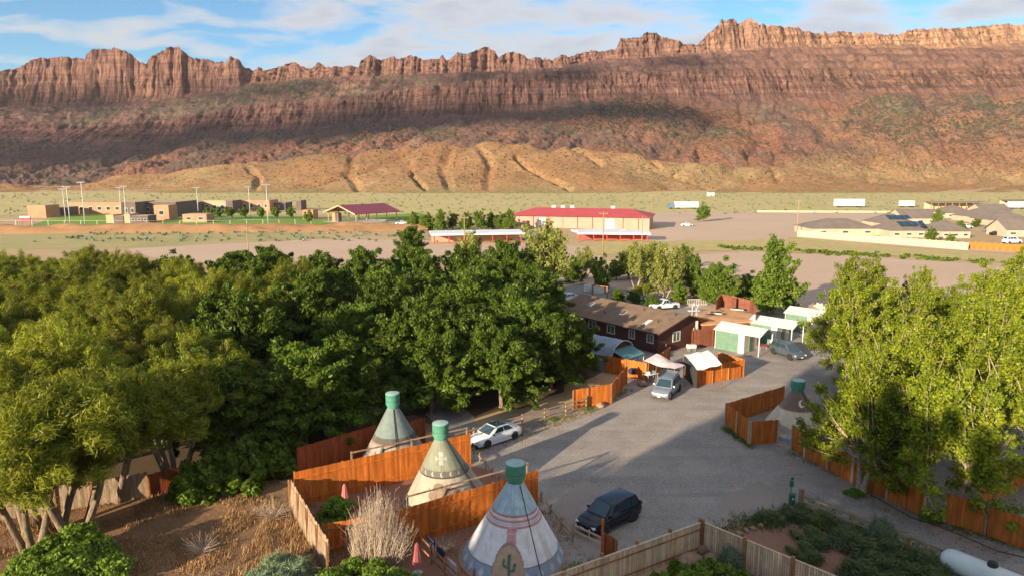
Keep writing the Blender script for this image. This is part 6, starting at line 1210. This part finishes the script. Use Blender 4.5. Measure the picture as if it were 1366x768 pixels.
carp('white pickup parked between the tan houses', 1288, 305, R(5), 5, 2, 1.8, 'carwhite', 'truck', name='pickup_truck'); carp('blue-grey car parked right of the tan houses', 1318, 309, R(5), 4.6, 1.8, 1.5, 'carsilver', 'sedan'); carp('white van behind the orange fence at the right edge', 1350, 325, R(5), 5.4, 2, 2.2, 'carwhite', 'suv'); carp('dark car on the upper lot near the cream fence', 1330, 314, R(0), 4.6, 1.8, 1.5, 'carblue', 'sedan')
def far_shed(px0, px1, py, h, label):
    a = W(px0, py); b = W(px1, py); L = (b - a).length; t = thing('open_shed', label, 'shed', a, 0); MB().box((L / 2, 4, h), (L, 8, .5)).build('roof', M['houseroof'], t); MB().box((L / 2, 7, h / 2 - .2), (L, .3, h - .4)).build('back_wall', M['creamfence'], t)
    for i in range(9): MB().box((.3 + i * (L - .6) / 8, .5, h / 2 - .15), (.35, .35, h - .3)).build('post', M['postwood'], t)
far_shed(1242, 1318, 280, 4.0, 'long low open shed with a dark roof beyond the houses'); far_shed(1344, 1390, 278, 4.5, 'dark-roofed open shed at the far right edge')
o = MB().box((0, 0, .5), (150, .4, 1.0)).build('low_wall', M['creamfence']); p = W(1010, 283.5); q = W(1235, 284.5); o.location = (p + q) / 2 + Vector((0, 0, 0)); o.rotation_euler = (0, 0, math.atan2(q.y - p.y, q.x - p.x)); o.scale = ((q - p).length / 150, 1, 1); tag(o, 'long low cream wall at the back of the pale upper lot', 'wall')
t = seg_building('far_shack', 'small pale shack by the debris at the foot of the hills', 945, 953, 262, 3, 5, 'trim', 'houseroof', rtype='gable', roofh=1.2)
# tan houses
for (x0, x1, yb, D, rh, rt, w, lb) in [
    (1083, 1172, 314, 15, 3.0, 'hip', 'housewall', 'long tan-roofed house nearest the start of the cream fence'),
    (1174, 1222, 306, 14, 3.2, 'hip', 'housewall', 'tan-roofed house behind the one with solar panels'),
    (1188, 1236, 317, 14, 3.0, 'hip', 'housewall', 'tan-roofed house carrying dark solar panels'),
    (1205, 1250, 299, 14, 3.4, 'gable', 'housewall', 'cream-gabled house behind the round bright tree'),
    (1255, 1294, 318, 14, 3.0, 'hip', 'housewall', 'grey-tan roofed house at the orange end of the cream fence'),
    (1300, 1345, 297, 16, 3.4, 'hip', 'housewall', 'tan house behind the parked cars at the right'),
    (1328, 1380, 302, 16, 3.6, 'hip', 'housewall', 'broad grey-roofed house at the right edge'),
    (1342, 1395, 316, 10, 3.2, 'gable', 'housewall', 'pale low house at the right edge behind the orange fence'),
    (1262, 1300, 291, 14, 3.2, 'hip', 'housewall', 'farther tan-roofed house behind the low wide trees'),
    (1312, 1350, 289, 14, 3.2, 'gable', 'housewall', 'farther tan gabled house near the open shed')]:
    t = seg_building('tan_house', lb, x0, x1, yb, 2.3, D, w, 'houseroof', 'house', 'tan stucco houses on the flat', 3, rtype=rt, roofh=rh)
    if 'solar' in lb:
        for i in range(4): o = MB().box((5 + i * 2.2, 3.2, 4.35), (2.0, 3.2, .08), 0, 0, .38).build('solar_panel', M['carglass'], t)
def wall_run(x0, y0, x1, y1, h, m, label, name='privacy_fence', n=24):
    a = W(x0, y0); b = W(x1, y1); L = (b - a).length; t = thing(name, label, 'fence', a, math.atan2(b.y - a.y, b.x - a.x)); st = L / n; pn = MB().box((0, 0, h / 2), (st - .25, .08, h)).mesh('fence_panel', M[m]); pp = MB().box((0, 0, h / 2 + .1), (.25, .2, h + .2)).mesh('post', M[m])
    for i in range(n): o = link('fence_panel', pn, t); o.location = ((i + .5) * st, 0, 0); o = link('post', pp, t); o.location = (i * st, 0, 0)
wall_run(1064, 316, 1292, 334, 2.1, 'creamfence', 'cream privacy fence below the tan houses', n=30); wall_run(1292, 332, 1420, 340, 1.9, 'orange', 'orange-brown fence at the right end of the cream one', n=14)
wall_run(1130, 430, 1085, 408, .9, 'trim', 'low white rail by the third carport', n=4)
# valley brush: small separate bushes dotted on the flat
def dots(name, label, n, xr, yr, size, seed):
    rs = np.random.RandomState(seed); mb = []; C = np.stack([rs.uniform(*xr, n * 3), rs.uniform(*yr, n * 3), np.zeros(n * 3)], 1); k = np.abs(C[:, 0]) < C[:, 1] * .95; C = C[k][:n]; C[:, 2] = size * .5
    me = leaves_mesh(name, C, size * (.6 + .9 * rs.rand(len(C))), 26, size * .55, M['lf_pale'], rs, flat=.7); tag(link(name, me), label, 'brush', None, 'stuff')
dots('sage_brush', 'sage and rabbitbrush dotted over the valley flat', 1100, (-620, 620), (345, 640), .75, 8); dots('roadside_brush', 'low brush beside the dirt roads', 260, (-150, 20), (215, 262), .7, 9)
def verge(rs, n): 
    t = rs.rand(n); a = np.array(W2(960, 330)); b = np.array(W2(1450, 357)); q = a + (b - a) * t[:, None] + rs.normal(size=(n, 2)) * (1.0, 3.0); return q
rs = np.random.RandomState(12); q = verge(rs, 160); me = leaves_mesh('verge_brush', np.concatenate([q, np.full((160, 1), .25)], 1), .5 + .6 * rs.rand(160), 30, .4, M['lf_mid'], rs, flat=.6); tag(link('verge_brush', me), 'green weeds growing on the dry verge', 'brush', None, 'stuff')
